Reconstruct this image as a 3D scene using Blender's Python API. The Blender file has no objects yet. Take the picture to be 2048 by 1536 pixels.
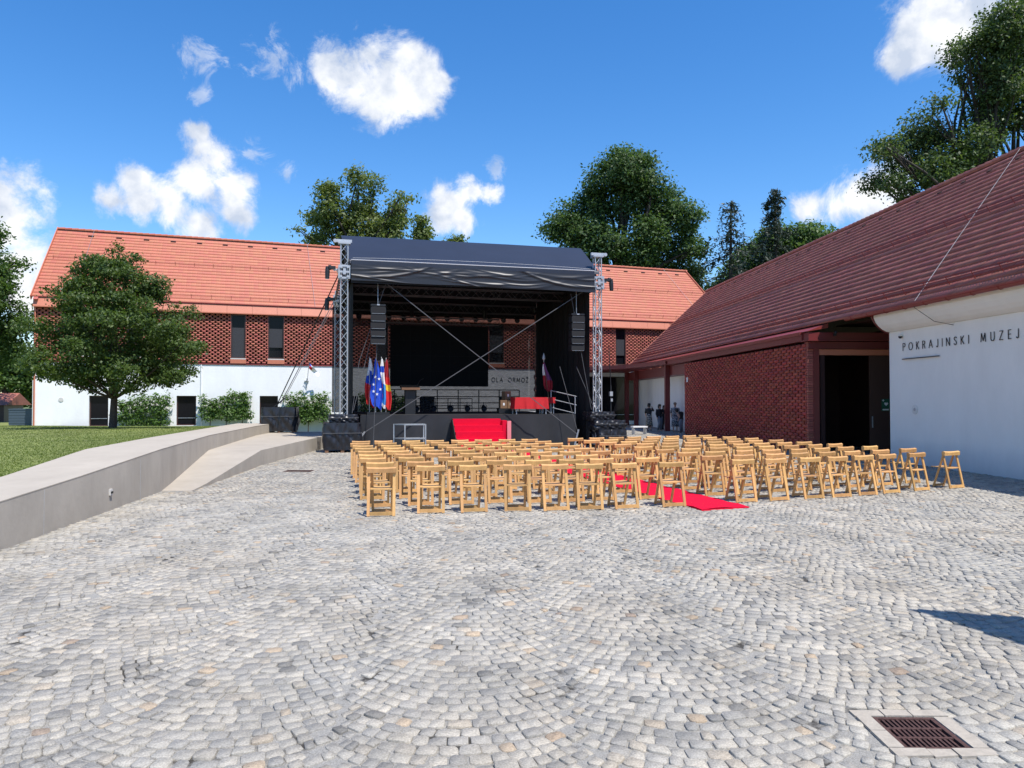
import bpy, bmesh, math, random
import numpy as np
from mathutils import Vector, Matrix

R = math.radians
rng = np.random.default_rng(7)
random.seed(7)
sc = bpy.context.scene
COL = sc.collection

# ------------------------------------------------------------------ camera, sky, sun, exposure
cam_d = bpy.data.cameras.new("camera")
cam_d.sensor_width = 36.0
cam_d.lens = 1500.0 / 2048.0 * 36.0
cam_d.clip_end = 3000.0
cam = bpy.data.objects.new("camera", cam_d)
COL.objects.link(cam)
CAM_H = 1.88
PITCH = math.atan(32.0 / 1500.0)
cam.location = (0, 0, CAM_H)
cam.rotation_euler = (R(90) + PITCH, 0, 0)
sc.camera = cam

SUN = Vector((0.36, -0.36, 1.0)).normalized()          # direction towards the sun
SUN_EL = math.asin(SUN.z)
sun_d = bpy.data.lights.new("sun", 'SUN')
sun_d.energy = 4.6
sun_d.angle = R(0.53)
sun_d.color = (1.0, 0.955, 0.89)
sun = bpy.data.objects.new("sun", sun_d)
COL.objects.link(sun)
sun.location = (30, -30, 60)
sun.rotation_euler = (-SUN).to_track_quat('-Z', 'Y').to_euler()

sc.view_settings.view_transform = 'Standard'
sc.view_settings.look = 'None'
sc.view_settings.gamma = 1.0
sc.view_settings.use_curve_mapping = False
sc.view_settings.exposure = 0.50

world = bpy.data.worlds.new("World")
sc.world = world
world.use_nodes = True


def build_world():
    nt = world.node_tree
    N, L = nt.nodes, nt.links
    N.clear()
    out = N.new('ShaderNodeOutputWorld')
    bg = N.new('ShaderNodeBackground')
    bg.inputs['Strength'].default_value = 0.1
    L.new(bg.outputs[0], out.inputs[0])
    sky = N.new('ShaderNodeTexSky')
    sky.sky_type = 'NISHITA'
    sky.sun_disc = False
    sky.sun_elevation = SUN_EL
    sky.sun_rotation = math.atan2(SUN.x, SUN.y)
    sky.air_density = 1.0
    sky.dust_density = 0.25
    sky.ozone_density = 3.0
    hs = N.new('ShaderNodeHueSaturation')
    hs.inputs['Saturation'].default_value = 1.33
    hs.inputs['Hue'].default_value = 0.505
    hs.inputs['Value'].default_value = 1.45
    L.new(sky.outputs[0], hs.inputs['Color'])
    tc = N.new('ShaderNodeTexCoord')
    D = tc.outputs['Generated']

    def math_n(op, a=None, b=None, c=None, clamp=False):
        n = N.new('ShaderNodeMath')
        n.operation = op
        n.use_clamp = clamp
        for i, v in enumerate((a, b, c)):
            if v is None:
                continue
            if isinstance(v, (int, float)):
                n.inputs[i].default_value = v
            else:
                L.new(v, n.inputs[i])
        return n.outputs[0]

    # cumulus clouds as clusters of puffs in the sky, given by direction: (east, up, radius) for north = 1
    solid = [(-.216, .433, 0.0450), (-.169, .433, 0.0540), (-.116, .433, 0.0405), (-.25, .445, 0.0234), (-.176, .40, 0.0324), (-.122, .405, 0.0288),
             (-.189, .462, 0.0252), (-.142, .460, 0.0270), (-.095, .43, 0.0216),
             (-.420, .355, .021), (-.412, .340, .024), (-.396, .325, 0.0279), (-.416, .285, 0.0361), (-.376, .285, 0.0279), (-.456, .262, 0.0279), (-.502, .295, 0.0213),
             (-.543, .268, 0.0197), (-.49, .265, 0.0230), (-.416, .24, 0.0279), (-.37, .25, 0.0213),
             (-.083, .26, 0.0300), (-.056, .28, 0.0220), (-.03, .277, 0.0160), (-.096, .246, 0.0240), (-.063, .24, 0.0200),
             (.517, .463, 0.0280), (.55, .493, 0.0400), (.584, .513, 0.0460), (.624, .52, 0.0500), (.537, .467, 0.0260), (.584, .48, 0.0280), (.67, .513, 0.0400),
             (.398, .26, 0.0220), (.437, .26, 0.0260), (.477, .277, 0.0340), (.51, .287, 0.0320), (.455, .27, 0.0260),
             (-.676, .22, 0.0480), (-.656, .187, 0.0440), (-.67, .153, 0.0420), (-.65, .133, 0.0340), (-.70, .25, 0.0500),
             (1.2, .35, 0.1200), (1.35, .42, 0.1000), (-1.25, .5, 0.1200), (-1.1, .3, 0.0900), (-1.6, .4, 0.1600)]
    wisp = [(-.319, .46, .034), (-.42, .463, .026), (-.416, .412, .014), (-.29, .44, .02), (-.345, .345, .026),
            (-.303, .30, .018), (-.245, .465, .025), (-.02, .31, .016), (-.35, .335, .02), (-.63, .09, .03)]

    def cluster(lst):
        prev = None
        for (x, z, r) in lst:
            c = Vector((x, 1.0, z)).normalized()
            d = N.new('ShaderNodeVectorMath')
            d.operation = 'DISTANCE'
            L.new(D, d.inputs[0])
            d.inputs[1].default_value = c
            v = math_n('MULTIPLY_ADD', d.outputs['Value'], -1.0 / r, 1.0)
            prev = v if prev is None else math_n('SMOOTH_MAX', prev, v, 0.35)
        return math_n('MAXIMUM', prev, -1.5)

    def noise(scale, detail, rough, off=0.0, dist=0.0):
        n = N.new('ShaderNodeTexNoise')
        n.inputs['Scale'].default_value = scale
        n.inputs['Detail'].default_value = detail
        n.inputs['Roughness'].default_value = rough
        n.inputs['Distortion'].default_value = dist
        m = N.new('ShaderNodeMapping')
        m.inputs['Location'].default_value = (off, off * .7, -off)
        L.new(D, m.inputs[0])
        L.new(m.outputs[0], n.inputs['Vector'])
        return n.outputs['Fac']

    # behind the photographer the same kind of scattered cumulus goes on
    sep = N.new('ShaderNodeSeparateXYZ')
    L.new(D, sep.inputs[0])
    back = math_n('MULTIPLY_ADD', sep.outputs['Y'], -5.0, 0.4, clamp=True)
    gen = math_n('MULTIPLY_ADD', noise(3.2, 2, .5, 3.0), 6.0, -3.9)
    gen = math_n('MULTIPLY', math_n('ADD', gen, 1.5), back)
    gen = math_n('SUBTRACT', gen, 1.5)

    n1 = noise(13.0, 12.0, .66, 1.3, .35)
    s = math_n('MAXIMUM', cluster(solid), gen)
    s = math_n('ADD', s, math_n('MULTIPLY_ADD', n1, 3.4, -1.58))
    mr = N.new('ShaderNodeMapRange')
    mr.interpolation_type = 'SMOOTHSTEP'
    mr.inputs['From Min'].default_value = -0.02
    mr.inputs['From Max'].default_value = 0.78
    L.new(s, mr.inputs['Value'])
    w = math_n('ADD', cluster(wisp), math_n('MULTIPLY_ADD', noise(20.0, 9.0, .70, 4.4, .8), 5.0, -2.75))
    mw = N.new('ShaderNodeMapRange')
    mw.interpolation_type = 'SMOOTHSTEP'
    mw.inputs['From Min'].default_value = -0.05
    mw.inputs['From Max'].default_value = 1.0
    mw.inputs['To Max'].default_value = 0.5
    L.new(w, mw.inputs['Value'])
    dens = math_n('MAXIMUM', mr.outputs[0], mw.outputs[0], clamp=True)
    shade = N.new('ShaderNodeMapRange')
    shade.inputs['From Min'].default_value = 0.36
    shade.inputs['From Max'].default_value = 0.60
    L.new(noise(20.0, 5, .55, 1.345), shade.inputs['Value'])
    cc = N.new('ShaderNodeMix')
    cc.data_type = 'RGBA'
    cc.inputs['A'].default_value = (4.3, 4.9, 6.0, 1)
    cc.inputs['B'].default_value = (7.6, 7.7, 7.9, 1)
    L.new(shade.outputs[0], cc.inputs['Factor'])
    mx = N.new('ShaderNodeMix')
    mx.data_type = 'RGBA'
    L.new(dens, mx.inputs['Factor'])
    L.new(hs.outputs[0], mx.inputs['A'])
    L.new(cc.outputs['Result'], mx.inputs['B'])
    L.new(mx.outputs['Result'], bg.inputs['Color'])


build_world()

# ------------------------------------------------------------------ helpers


class MB:
    """collects faces for ONE mesh object"""

    def __init__(s):
        s.v, s.f, s.m = [], [], []

    def add(s, vs, fs, m=0):
        o = len(s.v)
        s.v += [tuple(v) for v in vs]
        s.f += [tuple(i + o for i in f) for f in fs]
        s.m += [m] * len(fs)
        return s

    def box(s, c, d, rz=0.0, m=0, mat=None):
        x, y, z = d[0] / 2, d[1] / 2, d[2] / 2
        vs = [Vector((a, b, e)) for e in (-z, z) for (a, b) in ((-x, -y), (x, -y), (x, y), (-x, y))]
        if mat is not None:
            vs = [mat @ v for v in vs]
        if rz:
            M = Matrix.Rotation(rz, 3, 'Z')
            vs = [M @ v for v in vs]
        c = Vector(c)
        return s.add([v + c for v in vs], [(0, 3, 2, 1), (4, 5, 6, 7), (0, 1, 5, 4), (1, 2, 6, 5), (2, 3, 7, 6), (3, 0, 4, 7)], m)

    def bx(s, x0, x1, y0, y1, z0, z1, m=0):
        return s.box(((x0 + x1) / 2, (y0 + y1) / 2, (z0 + z1) / 2), (x1 - x0, y1 - y0, z1 - z0), m=m)

    def bar(s, p0, p1, w, t, up=(0, 0, 1), m=0):
        """rectangular bar between two points: w across, t along the 'up' side"""
        p0, p1 = Vector(p0), Vector(p1)
        d = (p1 - p0).normalized()
        a = d.cross(Vector(up))
        if a.length < 1e-4:
            a = d.cross(Vector((0, 1, 0)))
        a.normalize()
        b = a.cross(d).normalized()
        vs = []
        for p in (p0, p1):
            for (i, j) in ((-1, -1), (1, -1), (1, 1), (-1, 1)):
                vs.append(p + a * (i * w / 2) + b * (j * t / 2))
        return s.add(vs, [(0, 1, 2, 3), (7, 6, 5, 4), (0, 4, 5, 1), (1, 5, 6, 2), (2, 6, 7, 3), (3, 7, 4, 0)], m)

    def tube(s, pts, rad, n=6, m=0, cap=True):
        pts = [Vector(p) for p in pts]
        if isinstance(rad, (int, float)):
            rad = [rad] * len(pts)
        vs, fs = [], []
        a = None
        for i, p in enumerate(pts):
            d = (pts[min(i + 1, len(pts) - 1)] - pts[max(i - 1, 0)])
            if d.length < 1e-9:
                d = Vector((0, 0, 1))
            d.normalize()
            if a is None:
                a = d.orthogonal().normalized()
            else:
                a = (a - d * a.dot(d))
                a = a.normalized() if a.length > 1e-6 else d.orthogonal().normalized()
            b = d.cross(a)
            for k in range(n):
                t = 2 * math.pi * k / n
                vs.append(p + (a * math.cos(t) + b * math.sin(t)) * rad[i])
        for i in range(len(pts) - 1):
            for k in range(n):
                fs.append((i * n + k, i * n + (k + 1) % n, (i + 1) * n + (k + 1) % n, (i + 1) * n + k))
        if cap:
            fs.append(tuple(range(n - 1, -1, -1)))
            fs.append(tuple((len(pts) - 1) * n + k for k in range(n)))
        return s.add(vs, fs, m)

    def lathe(s, prof, n=16, c=(0, 0, 0), sx=1.0, sy=1.0, m=0):
        c = Vector(c)
        vs, fs = [], []
        for (r, z) in prof:
            for k in range(n):
                t = 2 * math.pi * k / n
                vs.append(c + Vector((r * sx * math.cos(t), r * sy * math.sin(t), z)))
        for i in range(len(prof) - 1):
            for k in range(n):
                fs.append((i * n + k, i * n + (k + 1) % n, (i + 1) * n + (k + 1) % n, (i + 1) * n + k))
        fs.append(tuple(range(n - 1, -1, -1)))
        fs.append(tuple((len(prof) - 1) * n + k for k in range(n)))
        return s.add(vs, fs, m)

    def prism(s, poly, axis, a, b, m=0):
        """extrude a 2-D polygon; axis 'x': poly=(y,z), 'y': poly=(x,z), 'z': poly=(x,y)"""
        def P(q, t):
            return {'x': (t, q[0], q[1]), 'y': (q[0], t, q[1]), 'z': (q[0], q[1], t)}[axis]
        n = len(poly)
        vs = [P(q, a) for q in poly] + [P(q, b) for q in poly]
        fs = [tuple(range(n - 1, -1, -1)), tuple(range(n, 2 * n))] + [(i, (i + 1) % n, n + (i + 1) % n, n + i) for i in range(n)]
        return s.add(vs, fs, m)

    def grid(s, fn, nu, nv, m=0, mfn=None):
        o = len(s.v)
        for j in range(nv + 1):
            for i in range(nu + 1):
                s.v.append(tuple(fn(i / nu, j / nv)))
        for j in range(nv):
            for i in range(nu):
                a = o + j * (nu + 1) + i
                s.f.append((a, a + 1, a + nu + 2, a + nu + 1))
                s.m.append(mfn((i + .5) / nu, (j + .5) / nv) if mfn else m)
        return s

    def mesh(s, name, mats, smooth=False, fix=True):
        me = bpy.data.meshes.new(name)
        me.from_pydata(s.v, [], s.f)
        for mt in (mats if isinstance(mats, (list, tuple)) else [mats]):
            me.materials.append(mt)
        me.polygons.foreach_set('material_index', s.m)
        if fix:
            bm = bmesh.new()
            bm.from_mesh(me)
            bmesh.ops.recalc_face_normals(bm, faces=bm.faces)
            bm.to_mesh(me)
            bm.free()
        if smooth:
            me.polygons.foreach_set('use_smooth', [True] * len(me.polygons))
        me.update()
        return me

    def build(s, name, mats, parent=None, smooth=False, fix=True, loc=None, rz=0.0):
        o = bpy.data.objects.new(name, s.mesh(name, mats, smooth, fix))
        COL.objects.link(o)
        if parent is not None:
            o.parent = parent
        if loc is not None:
            o.location = loc
        if rz:
            o.rotation_euler = (0, 0, rz)
        return o


def np_mesh(name, co, quads, mat, smooth=False):
    """co (N,3), quads (M,4) numpy arrays"""
    me = bpy.data.meshes.new(name)
    me.vertices.add(len(co))
    me.vertices.foreach_set('co', np.ascontiguousarray(co, dtype=np.float32).ravel())
    k = quads.shape[1]
    me.loops.add(quads.size)
    me.loops.foreach_set('vertex_index', np.ascontiguousarray(quads, dtype=np.int32).ravel())
    me.polygons.add(len(quads))
    me.polygons.foreach_set('loop_start', np.arange(0, quads.size, k, dtype=np.int32))
    me.polygons.foreach_set('loop_total', np.full(len(quads), k, dtype=np.int32))
    if smooth:
        me.polygons.foreach_set('use_smooth', np.ones(len(quads), dtype=bool))
    me.materials.append(mat)
    me.update(calc_edges=True)
    me.validate()
    return me


def np_obj(name, co, quads, mat, parent=None, smooth=False):
    o = bpy.data.objects.new(name, np_mesh(name, co, quads, mat, smooth))
    COL.objects.link(o)
    if parent is not None:
        o.parent = parent
    return o


def tag(o, label=None, cat=None, group=None, kind=None):
    if label:
        o['label'] = label
    if cat:
        o['category'] = cat
    if group:
        o['group'] = group
    if kind:
        o['kind'] = kind
    return o


def thing(name, label, cat, loc=(0, 0, 0), rz=0.0, group=None):
    o = bpy.data.objects.new(name, None)
    o.empty_display_size = 0.2
    COL.objects.link(o)
    o.location = loc
    o.rotation_euler = (0, 0, rz)
    return tag(o, label, cat, group)


def copy_tree(o, parent=None):
    c = o.copy()
    COL.objects.link(c)
    c.parent = parent
    for ch in o.children:
        copy_tree(ch, c)
    return c


def rot2(x, y, a):
    return (x * math.cos(a) - y * math.sin(a), x * math.sin(a) + y * math.cos(a))


def project(co):
    """image position (2048 x 1536 frame) of world points, for choosing which repeats are large in view"""
    c, s = math.cos(PITCH), math.sin(PITCH)
    z = co[:, 2] - CAM_H
    d = co[:, 1] * c + z * s
    u = -co[:, 1] * s + z * c
    d = np.where(d < .1, .1, d)
    return 1024 + 1500 * co[:, 0] / d, 768 - 1500 * u / d, d

# ------------------------------------------------------------------ materials


def mat(name, col, rough=0.6, metal=0.0, var=0.0, vscale=8.0, bump=0.0, bscale=60.0, island=0.0, spec=0.5, hue=None, coat=0.0, coords='Object', objrand=0.0, stretch=None):
    """principled with noise colour variation, optional per-piece variation and bump"""
    m = bpy.data.materials.new(name)
    m.use_nodes = True
    nt = m.node_tree
    N, L = nt.nodes, nt.links
    b = N['Principled BSDF']
    b.inputs['Roughness'].default_value = rough
    b.inputs['Metallic'].default_value = metal
    b.inputs['Specular IOR Level'].default_value = spec
    b.inputs['Coat Weight'].default_value = coat
    tc = N.new('ShaderNodeTexCoord')
    vec = tc.outputs[coords]
    if stretch:
        mp = N.new('ShaderNodeMapping')
        mp.inputs['Scale'].default_value = stretch
        L.new(vec, mp.inputs[0])
        vec = mp.outputs[0]
    colout = None
    rgb = N.new('ShaderNodeRGB')
    rgb.outputs[0].default_value = (*col, 1)
    colout = rgb.outputs[0]
    if var > 0:
        n = N.new('ShaderNodeTexNoise')
        n.inputs['Scale'].default_value = vscale
        n.inputs['Detail'].default_value = 7
        n.inputs['Roughness'].default_value = .65
        L.new(vec, n.inputs['Vector'])
        mr = N.new('ShaderNodeMapRange')
        mr.inputs['From Min'].default_value = .3
        mr.inputs['From Max'].default_value = .7
        mr.inputs['To Min'].default_value = 1 - var
        mr.inputs['To Max'].default_value = 1 + var
        L.new(n.outputs['Fac'], mr.inputs['Value'])
        mm = N.new('ShaderNodeVectorMath')
        mm.operation = 'SCALE'
        L.new(colout, mm.inputs[0])
        L.new(mr.outputs[0], mm.inputs['Scale'])
        colout = mm.outputs[0]
    if island > 0 or objrand > 0:
        h = N.new('ShaderNodeHueSaturation')
        src = None
        if island > 0:
            g = N.new('ShaderNodeNewGeometry')
            src = g.outputs['Random Per Island']
        if objrand > 0:
            oi = N.new('ShaderNodeObjectInfo')
            if src is None:
                src = oi.outputs['Random']
            else:
                ad = N.new('ShaderNodeMath')
                ad.operation = 'ADD'
                L.new(src, ad.inputs[0])
                L.new(oi.outputs['Random'], ad.inputs[1])
                fr = N.new('ShaderNodeMath')
                fr.operation = 'FRACT'
                L.new(ad.outputs[0], fr.inputs[0])
                src = fr.outputs[0]
        amt = max(island, objrand)
        mr2 = N.new('ShaderNodeMapRange')
        mr2.inputs['To Min'].default_value = 1 - amt
        mr2.inputs['To Max'].default_value = 1 + amt
        L.new(src, mr2.inputs['Value'])
        L.new(mr2.outputs[0], h.inputs['Value'])
        if hue:
            wn = N.new('ShaderNodeTexWhiteNoise')
            wn.noise_dimensions = '1D'
            L.new(src, wn.inputs['W'])
            mr3 = N.new('ShaderNodeMapRange')
            mr3.inputs['To Min'].default_value = .5 - hue
            mr3.inputs['To Max'].default_value = .5 + hue
            L.new(wn.outputs['Value'], mr3.inputs['Value'])
            L.new(mr3.outputs[0], h.inputs['Hue'])
        L.new(colout, h.inputs['Color'])
        colout = h.outputs[0]
    L.new(colout, b.inputs['Base Color'])
    if bump > 0:
        n2 = N.new('ShaderNodeTexNoise')
        n2.inputs['Scale'].default_value = bscale
        n2.inputs['Detail'].default_value = 6
        L.new(vec, n2.inputs['Vector'])
        bp = N.new('ShaderNodeBump')
        bp.inputs['Strength'].default_value = bump
        bp.inputs['Distance'].default_value = .02
        L.new(n2.outputs['Fac'], bp.inputs['Height'])
        L.new(bp.outputs[0], b.inputs['Normal'])
    return m


def leaf_mat(name, c0, c1, trans=.35, rough=.5):
    m = bpy.data.materials.new(name)
    m.use_nodes = True
    nt = m.node_tree
    N, L = nt.nodes, nt.links
    b = N['Principled BSDF']
    b.inputs['Roughness'].default_value = rough
    b.inputs['Specular IOR Level'].default_value = .35
    g = N.new('ShaderNodeNewGeometry')
    mx = N.new('ShaderNodeMix')
    mx.data_type = 'RGBA'
    mx.inputs['A'].default_value = (*c0, 1)
    mx.inputs['B'].default_value = (*c1, 1)
    L.new(g.outputs['Random Per Island'], mx.inputs['Factor'])
    L.new(mx.outputs['Result'], b.inputs['Base Color'])
    t = N.new('ShaderNodeBsdfTranslucent')
    sc_ = N.new('ShaderNodeVectorMath')
    sc_.operation = 'MULTIPLY'
    sc_.inputs[1].default_value = (1.25, 1.35, .6)
    L.new(mx.outputs['Result'], sc_.inputs[0])
    L.new(sc_.outputs[0], t.inputs['Color'])
    ms = N.new('ShaderNodeMixShader')
    ms.inputs['Fac'].default_value = trans
    L.new(b.outputs[0], ms.inputs[1])
    L.new(t.outputs[0], ms.inputs[2])
    L.new(ms.outputs[0], N['Material Output'].inputs['Surface'])
    return m


def cobble_mat():
    m = bpy.data.materials.new("granite_setts")
    m.use_nodes = True
    nt = m.node_tree
    N, L = nt.nodes, nt.links
    b = N['Principled BSDF']
    b.inputs['Roughness'].default_value = .68
    b.inputs['Specular IOR Level'].default_value = .35
    tc = N.new('ShaderNodeTexCoord')
    g = N.new('ShaderNodeNewGeometry')
    oi = N.new('ShaderNodeObjectInfo')
    at = N.new('ShaderNodeAttribute')
    at.attribute_name = 'stone'
    cr = N.new('ShaderNodeValToRGB')
    el = cr.color_ramp.elements
    cols = [(0.0, (.16, .16, .16)), (.05, (.225, .226, .228)), (.20, (.275, .274, .272)), (.42, (.330, .323, .308)), (.60, (.292, .288, .280)),
            (.76, (.365, .353, .330)), (.90, (.270, .265, .256)), (.975, (.335, .312, .280)), (.995, (.34, .275, .21)), (1.0, (.23, .19, .165))]
    el[0].position, el[0].color = cols[0][0], (*cols[0][1], 1)
    el[1].position, el[1].color = cols[-1][0], (*cols[-1][1], 1)
    for p, c in cols[1:-1]:
        e = el.new(p)
        e.color = (*c, 1)
    L.new(at.outputs['Fac'], cr.inputs['Fac'])
    n1 = N.new('ShaderNodeTexNoise')           # grain
    n1.inputs['Scale'].default_value = 95
    n1.inputs['Detail'].default_value = 6
    n1.inputs['Roughness'].default_value = .75
    L.new(tc.outputs['Object'], n1.inputs['Vector'])
    n2 = N.new('ShaderNodeTexNoise')           # large warm / cool areas
    n2.inputs['Scale'].default_value = .42
    n2.inputs['Detail'].default_value = 5
    n2.inputs['Roughness'].default_value = .6
    L.new(tc.outputs['Object'], n2.inputs['Vector'])
    mr = N.new('ShaderNodeMapRange')
    mr.inputs['From Min'].default_value = .25
    mr.inputs['From Max'].default_value = .75
    mr.inputs['To Min'].default_value = .42
    mr.inputs['To Max'].default_value = 1.58
    L.new(n1.outputs['Fac'], mr.inputs['Value'])
    s1 = N.new('ShaderNodeVectorMath')
    s1.operation = 'SCALE'
    L.new(cr.outputs['Color'], s1.inputs[0])
    L.new(mr.outputs[0], s1.inputs['Scale'])
    tint = N.new('ShaderNodeMix')
    tint.data_type = 'RGBA'
    tint.inputs['A'].default_value = (1.08, 1.04, .945, 1)
    tint.inputs['B'].default_value = (1.18, 1.09, .94, 1)
    mr2 = N.new('ShaderNodeMapRange')
    mr2.inputs['From Min'].default_value = .36
    mr2.inputs['From Max'].default_value = .64
    L.new(n2.outputs['Fac'], mr2.inputs['Value'])
    n4 = N.new('ShaderNodeTexNoise')
    n4.inputs['Scale'].default_value = 1.1
    n4.inputs['Detail'].default_value = 8
    n4.inputs['Roughness'].default_value = .68
    L.new(tc.outputs['Object'], n4.inputs['Vector'])
    mr4 = N.new('ShaderNodeMapRange')
    mr4.inputs['From Min'].default_value = .30
    mr4.inputs['From Max'].default_value = .62
    mr4.inputs['To Min'].default_value = .70
    mr4.inputs['To Max'].default_value = 1.12
    L.new(n4.outputs['Fac'], mr4.inputs['Value'])
    s0 = N.new('ShaderNodeVectorMath')
    s0.operation = 'SCALE'
    L.new(s1.outputs[0], s0.inputs[0])
    L.new(mr4.outputs[0], s0.inputs['Scale'])
    L.new(mr2.outputs[0], tint.inputs['Factor'])
    s2 = N.new('ShaderNodeVectorMath')
    s2.operation = 'MULTIPLY'
    L.new(s0.outputs[0], s2.inputs[0])
    L.new(tint.outputs['Result'], s2.inputs[1])
    L.new(s2.outputs[0], b.inputs['Base Color'])
    bp = N.new('ShaderNodeBump')
    bp.inputs['Strength'].default_value = .40
    bp.inputs['Distance'].default_value = .012
    n3 = N.new('ShaderNodeTexNoise')
    n3.inputs['Scale'].default_value = 42
    n3.inputs['Detail'].default_value = 7
    n3.inputs['Roughness'].default_value = .7
    L.new(tc.outputs['Object'], n3.inputs['Vector'])
    L.new(n3.outputs['Fac'], bp.inputs['Height'])
    L.new(bp.outputs[0], b.inputs['Normal'])
    return m


def joint_mat():
    m = bpy.data.materials.new("joint_sand")
    m.use_nodes = True
    nt = m.node_tree
    N, L = nt.nodes, nt.links
    b = N['Principled BSDF']
    b.inputs['Roughness'].default_value = .95
    tc = N.new('ShaderNodeTexCoord')
    n1 = N.new('ShaderNodeTexNoise')
    n1.inputs['Scale'].default_value = 130
    n1.inputs['Detail'].default_value = 5
    n1.inputs['Roughness'].default_value = .8
    L.new(tc.outputs['Object'], n1.inputs['Vector'])
    cr = N.new('ShaderNodeValToRGB')
    cr.color_ramp.elements[0].position = .33
    cr.color_ramp.elements[0].color = (.15, .14, .125, 1)
    cr.color_ramp.elements[1].position = .62
    cr.color_ramp.elements[1].color = (.40, .385, .35, 1)
    L.new(n1.outputs['Fac'], cr.inputs['Fac'])
    n2 = N.new('ShaderNodeTexNoise')
    n2.inputs['Scale'].default_value = 1.6
    n2.inputs['Detail'].default_value = 6
    n2.inputs['Roughness'].default_value = .7
    L.new(tc.outputs['Object'], n2.inputs['Vector'])
    mr = N.new('ShaderNodeMapRange')
    mr.inputs['From Min'].default_value = .54
    mr.inputs['From Max'].default_value = .63
    L.new(n2.outputs['Fac'], mr.inputs['Value'])
    mx = N.new('ShaderNodeMix')
    mx.data_type = 'RGBA'
    L.new(mr.outputs[0], mx.inputs['Factor'])
    L.new(cr.outputs['Color'], mx.inputs['A'])
    mx.inputs['B'].default_value = (.045, .04, .033, 1)
    L.new(mx.outputs['Result'], b.inputs['Base Color'])
    bp = N.new('ShaderNodeBump')
    bp.inputs['Strength'].default_value = .8
    bp.inputs['Distance'].default_value = .01
    L.new(n1.outputs['Fac'], bp.inputs['Height'])
    L.new(bp.outputs[0], b.inputs['Normal'])
    return m


def stripe_mat(name, c0, c1, scale, axis=(1, 0, 0), rough=.6):
    """a printed pattern of blotches, for dresses"""
    m = bpy.data.materials.new(name)
    m.use_nodes = True
    N, L = m.node_tree.nodes, m.node_tree.links
    b = N['Principled BSDF']
    b.inputs['Roughness'].default_value = rough
    tc = N.new('ShaderNodeTexCoord')
    n = N.new('ShaderNodeTexVoronoi')
    n.inputs['Scale'].default_value = scale
    L.new(tc.outputs['Object'], n.inputs['Vector'])
    cr = N.new('ShaderNodeValToRGB')
    cr.color_ramp.interpolation = 'CONSTANT'
    cr.color_ramp.elements[0].color = (*c1, 1)
    cr.color_ramp.elements[1].position = .42
    cr.color_ramp.elements[1].color = (*c0, 1)
    L.new(n.outputs['Distance'], cr.inputs['Fac'])
    L.new(cr.outputs['Color'], b.inputs['Base Color'])
    return m


M = {}
M['cobble'] = cobble_mat()
M['joint'] = joint_mat()
M['concrete'] = mat('board_concrete', (.35, .305, .25), .85, var=.22, vscale=1.6, bump=.25, bscale=22)
M['concrete_top'] = mat('pale_concrete_top', (.40, .352, .29), .85, var=.12, vscale=2.2, bump=.2, bscale=40)
M['grey_concrete'] = mat('grey_concrete', (.33, .335, .34), .85, var=.2, vscale=1.4, bump=.2, bscale=20)
M['grate_stone'] = mat('grate_surround', (.36, .32, .265), .85, var=.16, vscale=14, bump=.25, bscale=60)
M['rust'] = mat('rusty_iron', (.085, .042, .035), .75, metal=.3, var=.4, vscale=30, bump=.3, bscale=90)
M['void'] = mat('dark_void', (.006, .006, .006), .9)
M['white_wall'] = mat('white_render', (.80, .80, .79), .8, var=.03, vscale=.8, bump=.08, bscale=18)


def stained_wall(name, col, dark=(.36, .34, .31), amt=.16):
    m = mat(name, col, .85, bump=.22, bscale=7)
    N, L = m.node_tree.nodes, m.node_tree.links
    b = N['Principled BSDF']
    tc = N.new('ShaderNodeTexCoord')
    mp = N.new('ShaderNodeMapping')
    mp.inputs['Scale'].default_value = (.9, .9, .38)
    L.new(tc.outputs['Object'], mp.inputs[0])
    n = N.new('ShaderNodeTexNoise')
    n.inputs['Scale'].default_value = 1.5
    n.inputs['Detail'].default_value = 8
    n.inputs['Roughness'].default_value = .65
    L.new(mp.outputs[0], n.inputs['Vector'])
    n2 = N.new('ShaderNodeTexNoise')
    n2.inputs['Scale'].default_value = .9
    n2.inputs['Detail'].default_value = 9
    n2.inputs['Roughness'].default_value = .7
    L.new(tc.outputs['Object'], n2.inputs['Vector'])
    sep = N.new('ShaderNodeSeparateXYZ')
    L.new(tc.outputs['Object'], sep.inputs[0])
    low = N.new('ShaderNodeMapRange')                     # splash zone of the lowest half metre
    low.inputs['From Min'].default_value = .75
    low.inputs['From Max'].default_value = 0.0
    low.inputs['To Min'].default_value = 0.0
    low.inputs['To Max'].default_value = .55
    L.new(sep.outputs['Z'], low.inputs['Value'])
    mulx = N.new('ShaderNodeMath')
    mulx.operation = 'MULTIPLY'
    L.new(low.outputs[0], mulx.inputs[0])
    L.new(n2.outputs['Fac'], mulx.inputs[1])
    r = N.new('ShaderNodeMapRange')
    r.inputs['From Min'].default_value = .35
    r.inputs['From Max'].default_value = .75
    r.inputs['To Min'].default_value = 0.0
    r.inputs['To Max'].default_value = amt
    L.new(n.outputs['Fac'], r.inputs['Value'])
    ad = N.new('ShaderNodeMath')
    ad.operation = 'ADD'
    L.new(r.outputs[0], ad.inputs[0])
    L.new(mulx.outputs[0], ad.inputs[1])
    mx = N.new('ShaderNodeMix')
    mx.data_type = 'RGBA'
    mx.inputs['A'].default_value = (*col, 1)
    mx.inputs['B'].default_value = (*dark, 1)
    L.new(ad.outputs[0], mx.inputs['Factor'])
    L.new(mx.outputs['Result'], b.inputs['Base Color'])
    return m


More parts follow.
